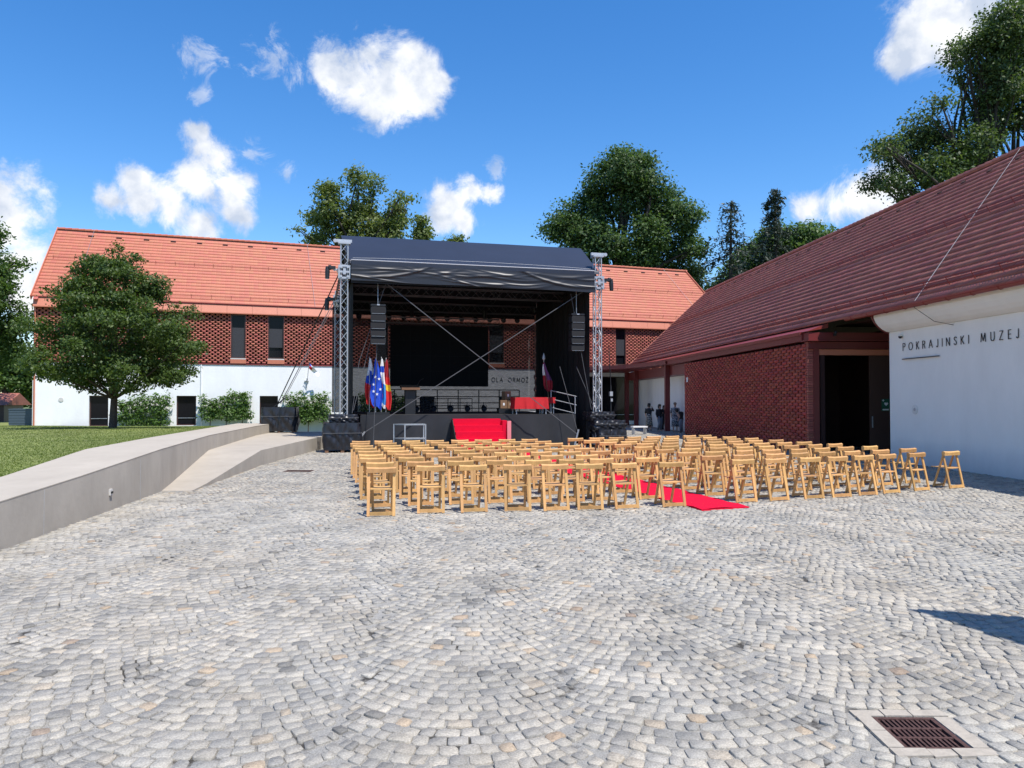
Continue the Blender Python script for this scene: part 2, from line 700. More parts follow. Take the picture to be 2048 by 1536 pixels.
M['museum_wall'] = stained_wall('old_white_render', (.86, .83, .78))
M['concrete'] = stained_wall('board_concrete', (.43, .39, .335), (.23, .205, .175), .5)
M['concrete_top'] = stained_wall('pale_concrete_top', (.42, .372, .305), (.27, .235, .19), .45)
M['white_wall'] = stained_wall('white_render', (.82, .82, .81))
M['brick'] = mat('red_brick', (.34, .095, .066), .75, var=.14, vscale=30, island=.22, objrand=.22, bump=.2, bscale=80, hue=.008)
M['brick_dark'] = mat('dark_red_brick', (.37, .064, .043), .78, var=.14, vscale=30, island=.22, objrand=.22, bump=.2, bscale=80, hue=.008)
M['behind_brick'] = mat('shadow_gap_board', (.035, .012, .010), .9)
M['tile_new'] = mat('salmon_roof_tile', (.44, .128, .072), .62, var=.05, vscale=.7, island=.035, objrand=.035, hue=.006)
M['tile_old'] = mat('red_roof_tile', (.36, .118, .084), .65, var=.18, vscale=.9, island=.14, objrand=.14, hue=.008, bump=.15, bscale=60)
M['roof_under'] = mat('roof_batten_dark', (.05, .02, .018), .9)
M['sheet_orange'] = mat('orange_sheet_metal', (.50, .165, .095), .5, var=.05, vscale=2)
M['sheet_red'] = mat('dark_red_sheet_metal', (.16, .022, .022), .42, var=.06, vscale=2)
M['gutter'] = mat('red_gutter', (.22, .032, .024), .4)
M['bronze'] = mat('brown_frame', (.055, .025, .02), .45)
M['glass'] = mat('dark_glass', (.008, .008, .011), .12, spec=.14)
M['blind'] = mat('grey_roller_blind', (.028, .028, .033), .7)
M['sill'] = mat('pale_sill', (.55, .53, .50), .5)
M['wood'] = mat('beech_wood', (.55, .305, .115), .45, var=.20, vscale=9, objrand=.22, hue=.006, stretch=(1, 1, .25), spec=.45)
M['wood_dark'] = mat('brown_wood', (.20, .10, .05), .55, var=.2, vscale=8)
M['carpet'] = mat('red_carpet', (.62, .006, .035), .95, var=.06, vscale=6, bump=.35, bscale=240, spec=.1)
M['carpet_back'] = mat('pink_carpet_edge', (.70, .22, .24), .9)
M['red_cloth'] = mat('red_tablecloth', (.50, .010, .016), .8, var=.08, vscale=4)
M['alu'] = mat('aluminium_truss', (.47, .48, .50), .5, metal=.55, var=.08, vscale=6)
M['alu_dark'] = mat('dark_truss', (.10, .10, .105), .45, metal=.6)
M['steel'] = mat('galvanised_steel', (.42, .44, .46), .45, metal=.6, var=.1, vscale=10)
M['black'] = mat('black_cloth', (.010, .010, .012), .85)
M['black_metal'] = mat('black_metal', (.014, .014, .016), .45)
M['black_plastic'] = mat('black_film', (.013, .014, .019), .44, spec=.5)
M['wrap'] = mat('wrap_film', (.013, .014, .019), .38, spec=.5, bump=.25, bscale=5)
M['skirt'] = mat('charcoal_skirt', (.016, .017, .021), .62, var=.2, vscale=1.2, bump=.25, bscale=3)
M['pvc'] = mat('navy_pvc_roof', (.013, .018, .034), .5, var=.12, vscale=.6, spec=.5, bump=.1, bscale=3)
M['pvc_strip'] = mat('pale_welt', (.5, .5, .52), .5)
M['screen'] = mat('led_screen_off', (.003, .0035, .005), .6, spec=.15)
M['deck'] = mat('black_stage_deck', (.02, .02, .021), .7)
M['strap'] = mat('grey_strap', (.085, .085, .09), .6)
M['cable'] = mat('black_cable', (.01, .01, .01), .6)
M['letter'] = mat('dark_steel_letter', (.035, .036, .04), .4, metal=.4)
M['lens'] = mat('lamp_lens', (.05, .05, .06), .08, spec=.9)
M['cardboard'] = mat('brown_cardboard', (.19, .105, .055), .85)
M['paper'] = mat('white_paper', (.75, .75, .74), .8)
M['green_sign'] = mat('green_sign_print', (.01, .10, .055), .5)
M['bark'] = mat('grey_bark', (.075, .055, .042), .9, var=.3, vscale=9, bump=.6, bscale=25)
M['bark_dark'] = mat('dark_bark', (.035, .028, .023), .9, var=.3, vscale=5)
M['leaf_maple'] = leaf_mat('maple_leaf', (.034, .070, .018), (.115, .165, .040), .40)
M['leaf_oak'] = leaf_mat('oak_leaf', (.085, .128, .032), (.185, .220, .075), .42)
M['leaf_dark'] = leaf_mat('dark_broad_leaf', (.034, .075, .025), (.110, .170, .055), .40)
M['leaf_right'] = leaf_mat('chestnut_leaf', (.036, .072, .026), (.125, .170, .065), .42)
M['leaf_mid'] = leaf_mat('mid_green_leaf', (.050, .105, .028), (.120, .185, .055), .40)
M['leaf_vine'] = leaf_mat('vine_leaf', (.070, .140, .028), (.150, .240, .065), .35)
M['needle'] = leaf_mat('spruce_needle', (.016, .030, .020), (.036, .052, .032), .10)
M['grass'] = leaf_mat('grass_blade', (.115, .160, .034), (.185, .225, .062), .35)
M['lawn'] = mat('mown_lawn', (.165, .190, .050), .9, var=.42, vscale=.7, bump=.5, bscale=60)
M['earth'] = mat('meadow_ground', (.10, .13, .04), .95, var=.3, vscale=.3)
M['gravel'] = mat('pale_gravel', (.45, .42, .37), .95, var=.15, vscale=6, bump=.3, bscale=90)
M['skin'] = mat('skin', (.45, .26, .19), .55)
M['hair'] = mat('dark_hair', (.015, .011, .010), .6)
M['hair_fair'] = mat('greying_hair', (.20, .13, .10), .6)
M['cloth_black'] = mat('black_clothing', (.012, .012, .014), .85)
M['cloth_grey'] = mat('grey_trousers', (.17, .18, .21), .85)
M['cloth_floral'] = stripe_mat('floral_skirt', (.012, .012, .014), (.55, .50, .42), 17)
M['cloth_pattern'] = stripe_mat('patterned_dress', (.030, .032, .045), (.50, .52, .58), 24)
M['container'] = mat('slate_blue_steel', (.055, .080, .105), .5)
M['f_white'] = mat('flag_white', (.80, .80, .80), .8)
M['f_blue'] = mat('flag_blue', (.015, .075, .52), .75)
M['f_sky'] = mat('flag_light_blue', (.03, .26, .68), .75)
M['f_red'] = mat('flag_red', (.60, .020, .020), .75)
M['f_dkred'] = mat('flag_dark_red', (.33, .012, .022), .75)
M['f_yellow'] = mat('flag_yellow', (.75, .50, .03), .75)
M['f_purple'] = mat('flag_purple', (.17, .05, .16), .75)

# ------------------------------------------------------------------ the ground
g = MB()
g.add([(-900, -300, -.45), (900, -300, -.45), (900, 1500, -.45), (-900, 1500, -.45)], [(0, 1, 2, 3)])
tag(g.build('ground', M['earth']), kind='structure')

pv = MB()
HX0, HX1, HY0, HY1 = 2.10, 2.52, 4.06, 4.53
GX0, GX1, GY0, GY1 = -6.04, -5.26, 19.64, 20.21
PZ_ = -.010
for (x0, x1, y0, y1) in ((-11, 16, -10, HY0), (-11, HX0, HY0, HY1), (HX1, 16, HY0, HY1), (-11, 16, HY1, GY0), (-11, GX0, GY0, GY1), (GX1, 16, GY0, GY1), (-9.5, 14, GY1, 62)):
    pv.add([(x0, y0, PZ_), (x1, y0, PZ_), (x1, y1, PZ_), (x0, y1, PZ_)], [(0, 1, 2, 3)])
pavement = pv.build('pavement', M['joint'])
tag(pavement, kind='structure')

W1_FACE = [(-5.3, -6), (-5.5, 2), (-5.9, 5.4), (-6.42, 9.44), (-6.71, 11.7), (-7.23, 15.46), (-8.79, 21.8), (-10.2, 30.0), (-10.55, 33.4)]
W1_TOP = [.42, .44, .51, .61, .70, .87, .86, .85, .84]
W2 = [(-6.64, 15.89, .004), (-7.25, 21.7, .43), (-7.35, 28.8, .47), (-7.4, 33.4, .47)]


def interp(pts, y):
    ys = [p[1] for p in pts]
    return float(np.interp(y, ys, [p[0] for p in pts]))


def make_cobbles():
    P, Rr, step = 1.42, 1.016, .112
    th = math.radians(44.3)
    KG = math.log(math.tan(math.pi / 4 + th / 2))
    tiles = []
    bnd = {}

    def bound(c_, k_):
        if (c_, k_) not in bnd:
            bnd[(c_, k_)] = (.06 if k_ % 2 else -.06) + rng.uniform(-.05, .05)
        return bnd[(c_, k_)]
    ang = math.radians(2.5)
    for c in range(-16, 18):
        xc = c * P - .12
        x_lo = abs(xc)
        k0 = int(max(2.2, (x_lo - 2.4) / .80) / step)
        ks = np.arange(k0, int(46 / step))
        for k in ks:
            y = k * step
            n = 15
            off = .5 if k % 2 else 0.0
            e = (np.arange(n + 3) - .5 - off)
            e = e + rng.uniform(-.22, .22, len(e))
            tl = -th + bound(c, k)
            tr_ = th + bound(c + 1, k)
            a = np.clip(2 * np.arctan(np.tanh(KG * (-1 + 2 * e / n) / 2)), tl, tr_)
            a0, a1 = a[:-1], a[1:]
            ok = (a1 - a0) > .038
            a0, a1 = a0[ok], a1[ok]
            yk = y + rng.uniform(-.004, .004)

            def pt(t, yy):
                return np.stack([xc + Rr * np.sin(t), yy + Rr * (1 - np.cos(t))], -1)
            up = lambda t: np.arcsin(np.sin(t) * (1 - .85 * step * np.cos(t) / Rr))
            q = np.stack([pt(a0, yk), pt(a1, yk), pt(up(a1), yk + step), pt(up(a0), yk + step)], 1)
            tiles.append(q)
    q = np.concatenate(tiles)                       # (n,4,2)
    q = np.stack([q[..., 0] * math.cos(ang) - q[..., 1] * math.sin(ang), q[..., 0] * math.sin(ang) + q[..., 1] * math.cos(ang)], -1)
    wx = .014 * np.sin(q[..., 1] * 2.3 + 1.7 * np.sin(q[..., 0] * 1.1)) + .010 * np.sin(q[..., 1] * 6.1 + q[..., 0] * 3.7)
    wy = .016 * np.sin(q[..., 0] * 2.9 + 1.3 * np.sin(q[..., 1] * .9)) + .010 * np.sin(q[..., 0] * 7.3 - q[..., 1] * 2.2)
    q = q + np.stack([wx, wy], -1)
    c = q.mean(1)
    X, Y = c[:, 0], c[:, 1]
    left = np.where(Y < 15.5, np.interp(Y, [p[1] for p in W1_FACE], [p[0] for p in W1_FACE]),
                    np.interp(Y, [p[1] for p in W2], [p[0] for p in W2]))
    right = np.where(Y < 27.6, 13.18, 12.5) - .063 * Y
    keep = (X > left + .02) & (X < right - .03) & (np.abs(X) < .74 * Y + 1.3)
    sd = -math.sin(STA) * (X - SL[0]) + math.cos(STA) * (Y - SL[1])
    ss = math.cos(STA) * (X - SL[0]) + math.sin(STA) * (Y - SL[1])
    keep &= ~((sd > .6) & (ss > -3) & (ss < 9.0)) & ~((sd > 3) & (ss < 9.0)) & (Y < 46)
    keep &= ~((X > 2.02) & (X < 2.60) & (Y > 3.99) & (Y < 4.60))
    keep &= ~((X > -6.12) & (X < -5.18) & (Y > 19.55) & (Y < 20.30))
    q, c = q[keep], c[keep]
    n = len(q)
    q = q + rng.uniform(-.008, .008, q.shape)
    c = q.mean(1, keepdims=True)
    gap = rng.uniform(.87, .97, (n, 1, 1))
    near = c[:, 0, 1] < 15
    q = c + (q - c) * gap
    hz = rng.normal(0, .0030, (n, 1)) + rng.normal(0, .0026, (n, 4))
    stone = rng.random(n).astype(np.float32)
    # nearest 300 in the frame become single objects
    co3 = np.concatenate([c[:, 0], np.zeros((n, 1))], 1)
    px, py, d = project(co3)
    inside = (px > -10) & (px < 2058) & (py < 1546)
    order = np.argsort(np.where(inside, d, 1e9))[:300]
    single = np.zeros(n, bool)
    single[order] = True

    def pieces(sel, bevel):
        qq, hh = q[sel], hz[sel]
        cc = qq.mean(1, keepdims=True)
        m = len(qq)
        bot = np.concatenate([qq, np.full((m, 4, 1), -.04)], 2)
        if not bevel:
            top = np.concatenate([qq, hh[..., None]], 2)
            v = np.concatenate([bot, top], 1)
            f = np.array([[4, 5, 6, 7], [0, 1, 5, 4], [1, 2, 6, 5], [2, 3, 7, 6], [3, 0, 4, 7]])
        else:
            # worn stone: eight uneven corners, slightly rounded edge
            nx_ = np.roll(qq, -1, axis=1)
            hn_ = np.roll(hh, -1, axis=1)
            t_ = .15 + rng.uniform(-.06, .07, (m, 4, 2))
            p_a = qq + (nx_ - qq) * t_[..., :1]
            p_b = nx_ + (qq - nx_) * t_[..., 1:]
            o8 = np.stack([p_a, p_b], 2).reshape(m, 8, 2) + rng.normal(0, .0022, (m, 8, 2))
            h8 = np.stack([hh * .85 + hn_ * .15, hh * .15 + hn_ * .85], 2).reshape(m, 8, 1)
            low_ = np.concatenate([o8, np.full((m, 8, 1), -.03)], 2)
            mid = np.concatenate([o8, h8 - .004], 2)
            top = np.concatenate([cc + (o8 - cc) * .93, h8], 2)
            v = np.concatenate([low_, mid, top], 1)
            f = np.array([[16, 17, 18, 19], [16, 19, 20, 23], [20, 21, 22, 23]] + [[8 + i, 8 + (i + 1) % 8, 16 + (i + 1) % 8, 16 + i] for i in range(8)] + [[i, (i + 1) % 8, 8 + (i + 1) % 8, 8 + i] for i in range(8)])
        nv = v.shape[1]
        F = (f[None] + (np.arange(m) * nv)[:, None, None]).reshape(-1, 4)
        return v.reshape(-1, 3), F, len(f), nv

    for i in order:
        v, F, nf, nv = pieces(np.array([i]), True)
        me = np_mesh('cobble', v, F, M['cobble'])
        at = me.attributes.new('stone', 'FLOAT', 'FACE')
        at.data.foreach_set('value', np.full(len(me.polygons), stone[i], np.float32))
        o = bpy.data.objects.new('cobble', me)
        COL.objects.link(o)
        o.parent = pavement
    for nm, sel, bev in (('cobblestones', near & ~single, True), ('distant_cobblestones', ~near & ~single, False)):
        idx = np.where(sel)[0]
        v, F, nf, nv = pieces(idx, bev)
        me = np_mesh(nm, v, F, M['cobble'])
        at = me.attributes.new('stone', 'FLOAT', 'FACE')
        at.data.foreach_set('value', np.repeat(stone[idx], nf).astype(np.float32))
        o = bpy.data.objects.new(nm, me)
        COL.objects.link(o)
        o.parent = pavement
        o['kind'] = 'stuff'
    print('cobbles', n)


# stage frame: origin at the left front tower, local x along the stage front, local y towards the back
SL = (-6.15, 27.4)
STA = math.atan(.2615)


def S(s, d, z=0.0):
    x, y = rot2(s, d, STA)
    return Vector((SL[0] + x, SL[1] + y, z))


make_cobbles()

# lawn behind the retaining wall
LZ = ([-8, 2, 5, 11.5, 15, 20, 28, 31, 36, 40, 45, 75], [.36, .38, .45, .58, .72, .81, .815, .755, .60, .455, .29, .27])
W1_BACK = [(-7.3, -6), (-7.35, 5), (-7.85, 11.5), (-8.6, 14.7), (-9.85, 20.4), (-11.4, 28.9), (-12.2, 33.4), (-14.5, 46), (-29.0, 46.01), (-29.0, 75)]


def lawn_xy(u, v):
    y = -6 + 81 * v ** 1.3
    if y > 44:
        xb = -29.1 if y > 45.2 else -14.5 + (-29.1 + 14.5) * (y - 44) / 1.2
    else:
        xb = interp(W1_BACK[:8], y)
    x = xb - (75 + xb) * u ** 1.6 if xb > -28 else xb - 46 * u ** 1.6
    return x, y


def lawn_z(x, y):
    return float(np.interp(y, LZ[0], LZ[1])) + .04 * math.sin(x * .5) * math.cos(y * .37) * min(1, max(0, (-8 - x) / 4))


def lawn_fn(u, v):
    x, y = lawn_xy(u, v)
    return (x, y, lawn_z(x, y))


lawn = MB().grid(lawn_fn, 60, 110).build('lawn', M['lawn'], smooth=True)
tag(lawn, kind='structure')

# grass blades along the visible lawn
nb = 80000
yy = rng.uniform(8.5, 43, nb) ** 1.0
xx = np.empty(nb)
xb = np.interp(yy, [p[1] for p in W1_BACK[:8]], [p[0] for p in W1_BACK[:8]])
xx = xb - .02 - rng.random(nb) ** 1.3 * np.maximum(1.0, (.78 * yy + xb))
zz = np.array([lawn_z(a, b) for a, b in zip(xx, yy)])
ln = rng.uniform(.012, .032, nb)
an = rng.uniform(0, 2 * math.pi, nb)
tilt = rng.normal(0, .022, (nb, 2))
w = rng.uniform(.006, .016, nb)
b0 = np.stack([xx - np.cos(an) * w, yy - np.sin(an) * w, zz - .004], -1)
b1 = np.stack([xx + np.cos(an) * w, yy + np.sin(an) * w, zz - .004], -1)
b2 = np.stack([xx + tilt[:, 0], yy + tilt[:, 1], zz + ln], -1)
co = np.stack([b0, b1, b2], 1).reshape(-1, 3)
tag(np_obj('grass', co, np.arange(nb * 3).reshape(-1, 3), M['grass']), 'short mown grass on the lawn beside the concrete wall', 'grass', kind='stuff')

# retaining wall with a broad concrete top
wall = thing('retaining_wall', 'long low concrete wall with broad pale top between lawn and cobbles', 'wall', (-6.42, 9.44, 0))
off = Vector((-6.42, 9.44, 0))
NS = 6
seg = []
for i in range(len(W1_FACE) - 1):
    (xa, ya), (xb_, yb) = W1_FACE[i], W1_FACE[i + 1]
    for k in range(NS if i > 1 else 2):
        t = k / (NS if i > 1 else 2)
        seg.append((xa + (xb_ - xa) * t, ya + (yb - ya) * t, W1_TOP[i] + (W1_TOP[i + 1] - W1_TOP[i]) * t))
seg.append((*W1_FACE[-1], W1_TOP[-1]))
face, top = MB(), MB()
for i in range(len(seg) - 1):
    a, b = Vector((seg[i][0], seg[i][1], -.3)) - off, Vector((seg[i + 1][0], seg[i + 1][1], -.3)) - off
    za, zb = seg[i][2] - .012, seg[i + 1][2] - .012
    fa, fb = Vector((interp(W1_BACK[:8], seg[i][1]), seg[i][1], -.3)) - off, Vector((interp(W1_BACK[:8], seg[i + 1][1]), seg[i + 1][1], -.3)) - off
    face.add([a, b, (b.x, b.y, zb), (a.x, a.y, za)], [(0, 1, 2, 3)])
    top.add([(a.x + .004, a.y, za), (b.x + .004, b.y, zb), (b.x + .004, b.y, zb + .014), (a.x + .004, a.y, za + .014), (fa.x, fa.y, za + .012), (fb.x, fb.y, zb + .012)],
            [(0, 1, 2, 3), (3, 2, 5, 4)])
e = seg[-1]
fe = interp(W1_BACK[:8], e[1])
face.add([(e[0] - off.x, e[1] - off.y, -.3), (fe - off.x, e[1] - off.y, -.3), (fe - off.x, e[1] - off.y, e[2]), (e[0] - off.x, e[1] - off.y, e[2])], [(0, 1, 2, 3)])
face.build('wall_face', M['concrete'], wall)
top.build('wall_top', M['concrete_top'], wall)
# expansion joints
for yj in (7.2, 10.55, 14.3, 18.2, 22.5, 26.4):
    xj = interp(W1_FACE, yj)
    MB().bx(xj - off.x - .02, xj - off.x + .0035, yj - off.y - .004, yj - off.y + .004, -.1, float(np.interp(yj, [p[1] for p in W1_FACE], W1_TOP)) - .03).build('joint', M['grey_concrete'], wall)
lamp = thing('wall_lamp', 'small white recessed lamp low on the concrete wall face', 'lamp', (interp(W1_FACE, 12.85) + .012, 12.85, .30), R(97.6))
MB().bx(-.045, .045, -.018, .02, -.045, .06).build('faceplate', M['sill'], lamp)
MB().bx(-.04, .04, -.03, -.021, -.015, .02).build('slot', M['void'], lamp)

# ramp up to the platform
rm = MB()
pl = []
yl = [15.6, 16.5, 18, 20, 21.7, 24, 27, 30, 33.4]


def ramp_z(y):
    return float(np.interp(y, [15.5, 15.89, 21.7, 28.8, 33.4], [-.005, .004, .43, .47, .47]))


for y in yl:
    xr = interp([(p[0], p[1]) for p in W2], y)
    pl.append((Vector((interp(W1_FACE, y) - .01, y, ramp_z(y))), Vector((xr, y, ramp_z(y)))))
for i in range(len(pl) - 1):
    a, b = pl[i], pl[i + 1]
    rm.add([a[0], a[1], b[1], b[0]], [(0, 1, 2, 3)], 0)
    rm.add([a[1], (a[1].x, a[1].y, -.3), (b[1].x, b[1].y, -.3), b[1]], [(0, 1, 2, 3)], 1)
a = pl[0]
rm.add([a[0], a[1], (a[1].x, a[1].y, -.3), (a[0].x, a[0].y, -.3)], [(0, 1, 2, 3)], 1)
a = pl[-1]
rm.add([a[0], a[1], (a[1].x, a[1].y, -.5), (a[0].x, a[0].y, -.5)], [(0, 1, 2, 3)], 1)
tag(rm.build('ramp', [M['concrete_top'], M['concrete']]), 'pale concrete access ramp rising beside the low wall', 'ramp', kind='structure')

# drains
def drain(name, label, x0, x1, y0, y1, border, nx, ny):
    t = thing(name, label, 'drain', ((x0 + x1) / 2, (y0 + y1) / 2, 0))
    hx, hy = (x1 - x0) / 2, (y1 - y0) / 2
    ix, iy = hx - border, hy - border
    dg = random.Random(int(x0 * 100))
    for (a, b, c, d, ax) in ((-hx, hx, -hy, -iy, 0), (-hx, hx, iy, hy, 0), (-hx, -ix, -iy + .003, iy - .003, 1), (ix, hx, -iy + .003, iy - .003, 1)):
        cuts = [0, dg.uniform(.3, .45), dg.uniform(.6, .75), 1] if ax == 0 else [0, dg.uniform(.4, .6), 1]
        for k in range(len(cuts) - 1):
            if ax == 0:
                p = [a + (b - a) * cuts[k] + .003, a + (b - a) * cuts[k + 1] - .003, c, d]
            else:
                p = [a, b, c + (d - c) * cuts[k] + .003, c + (d - c) * cuts[k + 1] - .003]
            j = lambda: dg.uniform(-.012, .012)
            o_ = [(p[0] - (abs(j()) if p[0] <= -hx + .01 else 0), p[2] + (j() if c == -hy else 0)), (p[1] + (abs(j()) if p[1] >= hx - .01 else 0), p[2] + (j() if c == -hy else 0)),
                  (p[1] + (abs(j()) if p[1] >= hx - .01 else 0), p[3] + (j() if d == hy else 0)), (p[0] - (abs(j()) if p[0] <= -hx + .01 else 0), p[3] + (j() if d == hy else 0))]
            MB().prism(o_, 'z', -.05, .003 + dg.uniform(-.003, .003)).build('surround_stone', M['grate_stone'], t)
    MB().bx(-ix + .002, ix - .002, -iy + .002, iy - .002, -.19, -.15).build('sump', M['void'], t)
    fr = MB()
    fw = .03
    fr.bx(-ix + .004, ix - .004, -iy + .004, -iy + fw, -.05, -.004).bx(-ix + .004, ix - .004, iy - fw, iy - .004, -.05, -.004)
    fr.bx(-ix + .004, -ix + fw, -iy + fw, iy - fw, -.05, -.004).bx(ix - fw, ix - .004, -iy + fw, iy - fw, -.05, -.004)
    fr.build('frame', M['rust'], t)
    gx, gy = ix - fw, iy - fw
    for k in range(1, ny):
        y = -gy + 2 * gy * k / ny
        MB().bx(-gx, gx, y - .010, y + .010, -.045, -.006).build('crossbar', M['rust'], t)
    for j in range(ny):
        ya, yb = -gy + 2 * gy * j / ny + .0105, -gy + 2 * gy * (j + 1) / ny - .0105
        for k in range(1, nx):
            x = -gx + 2 * gx * k / nx
            MB().bx(x - .0065, x + .0065, ya if j else -gy, yb if j < ny - 1 else gy, -.045, -.007).build('slat', M['rust'], t)
    return t


dr = drain('drain_grate', 'rusty square drain grate with pale stone border in near cobbles', 2.04, 2.58, 4.0, 4.585, .085, 11, 3)
dr.rotation_euler = (0, 0, R(-1))
drain('drain_grate', 'small rust brown drain cover in cobbles near the ramp', -6.10, -5.20, 19.58, 20.27, .07, 12, 3)

# ------------------------------------------------------------------ the white museum building on the right
MRZ = R(93.6)
MO = Vector((13.18, 0, 0))
museum = thing('museum_building', 'white building with red tiled roof and dark red brick wing, right', 'building', MO, MRZ)


def MW(x, y, z=0.0):
    a, b = rot2(x, y, MRZ)
    return Vector((MO.x + a, MO.y + b, z))


MB().bx(-4, 23.3, -.45, 0, -.1, 3.97).build('wall', M['museum_wall'], museum)
cove = [(-.02, 3.97), (.02, 3.985), (.10, 4.0), (.22, 4.06), (.34, 4.16), (.44, 4.28), (.50, 4.42), (.50, 4.52), (-.02, 4.52)]
MB().prism(cove, 'x', -4, 23.3).build('cornice', M['museum_wall'], museum)
endp = MB().prism([(-.43, 3.2), (-.03, 3.2), (-.02, 3.93), (.10, 3.965), (.22, 4.03), (.34, 4.13), (.46, 4.26), (.56, 4.45), (.56, 4.55), (-.43, 4.55)], 'x', 23.31, 23.36)
endp.build('end_panel', M['sheet_red'], museum)
PITM = math.atan2(10.18 - 4.55, 6.0)
SLOPE = 6.0 / math.cos(PITM)
EAVE = Vector((0, .62, 4.56))


def RM(x, s, n=0.0):
    """museum roof: x along, s up the slope from the eave, n above the surface; local coordinates of the museum"""
    return Vector((x, EAVE.y - s * math.cos(PITM) + n * math.sin(PITM), EAVE.z + s * math.sin(PITM) + n * math.cos(PITM)))


roof = MB()
roof.add([RM(-4, 0, -.02), RM(57, 0, -.02), RM(57, SLOPE, -.02), RM(-4, SLOPE, -.02)], [(0, 1, 2, 3)])
r2 = Vector((0, EAVE.y - 12, EAVE.z))
roof.add([RM(-4, SLOPE, -.02), RM(57, SLOPE, -.02), (57, r2.y, r2.z), (-4, r2.y, r2.z)], [(0, 1, 2, 3)])
roof.add([RM(57, 0, -.02), RM(57, SLOPE, -.02), (57, r2.y, r2.z)], [(0, 1, 2)])
roof_o = roof.build('roof', M['roof_under'], museum)


def tile_template(w, ln, lift, amp):
    """one interlocking tile: x across, y up the slope, z above the slope"""
    xs = np.array([0, .22, .44, .72, 1.0]) * w
    hz = np.array([.0, 1.0, .15, .9, .0]) * amp
    v = []
    for (y, l) in ((0, lift), (ln, .004)):
        for x, h in zip(xs, hz):
            v.append((x, y, l + h))
    for x in xs:
        v.append((x, 0, 0.001))
    f = [[i, i + 1, i + 6, i + 5] for i in range(4)] + [[10 + i, 11 + i, i + 1, i] for i in range(4)]
    return np.array(v), np.array(f)


def lay_tiles(parent, root_m, pos_fn, x0, x1, slope, w, row, lift, amp, material, nsingle, stuffname, jit=.0025):
    """pos_fn(x,s,n)->local point; rows up the slope"""
    tv, tf = tile_template(w * 1.01, row * 1.12, lift, amp)
    nx, ns = int((x1 - x0) / w), int(slope / row)
    o = np.array(pos_fn(0, 0, 0))
    ex = np.array(pos_fn(1, 0, 0)) - o
    es = np.array(pos_fn(0, 1, 0)) - o
    en = np.array(pos_fn(0, 0, 1)) - o
    I, J = np.meshgrid(np.arange(nx), np.arange(ns), indexing='ij')
    I, J = I.ravel(), J.ravel()
    base = o + (x0 + I * w)[:, None] * ex + (J * row)[:, None] * es + (.002 + rng.normal(0, jit, len(I)))[:, None] * en
    Mr = np.array(root_m)
    wc = base @ Mr[:3, :3].T + Mr[:3, 3]
    px, py, d = project(wc)
    ins = (px > 0) & (px < 2048) & (py > 0) & (py < 1536) & (wc[:, 1] > 1)
    order = np.argsort(np.where(ins, d, 1e9))[:nsingle]
    single = np.zeros(len(I), bool)
    single[order] = True
    A = np.stack([ex, es, en], 0)
    tw = tv @ A
    rest = base[~single]
    co = (rest[:, None] + tw[None]).reshape(-1, 3)
    F = (tf[None] + (np.arange(len(rest)) * len(tv))[:, None, None]).reshape(-1, 4)
    st = np_obj(stuffname, co, F, material, parent)
    st['kind'] = 'stuff'
    if nsingle:
        me = np_mesh('roof_tile', tw, tf, material)
        for i in order:
            ob = bpy.data.objects.new('roof_tile', me)
            ob.location = base[i]
            ob.parent = parent
            COL.objects.link(ob)


root_m = Matrix.Translation(MO) @ Matrix.Rotation(MRZ, 4, 'Z')
lay_tiles(roof_o, root_m, RM, 9.0, 57.0, SLOPE - .05, .215, .335, .058, .020, M['tile_old'], 300, 'roof_tiles')
rc = MB()
x = 3.0
while x < 57:
    p = RM(x, SLOPE, .03)
    rc.tube([p + Vector((0, 0, 0)), p + Vector((.40, 0, .02))], [.10, .115], 8)
    x += .38
rc.build('ridge_cap', M['tile_old'], roof_o)
vg = MB().tube([RM(57.02, -.05, .03), RM(57.02, SLOPE, .03)], .055, 6)
vg.build('verge', M['tile_old'], roof_o)
# gutter
gt = MB()
gp = []
for k in range(9):
    t = math.pi + math.pi * k / 8
    gp.append((EAVE.y + .075 + .085 * math.cos(t), EAVE.z - .015 + .085 * math.sin(t)))
for k in range(8, -1, -1):
    t = math.pi + math.pi * k / 8
    gp.append((EAVE.y + .075 + .078 * math.cos(t), EAVE.z - .012 + .078 * math.sin(t)))
gt.prism(gp, 'x', -4, 24.6)
gt.build('gutter', M['gutter'], museum, smooth=False)
for k in range(18):
    xk = 8 + k * .95
    if xk < 24.4:
        bb = MB()
        bb.tube([(xk, EAVE.y + .075 + .09 * math.cos(math.pi + math.pi * i / 6), EAVE.z - .015 + .092 * math.sin(math.pi + math.pi * i / 6)) for i in range(7)], .011, 4)
        bb.build('gutter_bracket', M['gutter'], museum)


def snow_guard(parent, pos_fn, x0, x1, s, n0, step, m, tri=True, thick=.012):
    sg = MB()
    for dz in (.06, .13, .20):
        sg.tube([pos_fn(x0, s + dz * .25, n0 + dz), pos_fn(x1, s + dz * .25, n0 + dz)], thick, 4, cap=False)
    sg.build('snow_guard_rail', m, parent)
    nn = int((x1 - x0) / step)
    for k in range(nn + 1):
        xk = x0 + k * step
        b = MB()
        b.bar(pos_fn(xk, s, n0 - .03), pos_fn(xk, s + .05, n0 + .23), .022, .012)
        if tri:
            b.bar(pos_fn(xk, s + .05, n0 + .22), pos_fn(xk, s + .34, n0), .018, .010)
        b.build('snow_guard_bracket', m, parent)


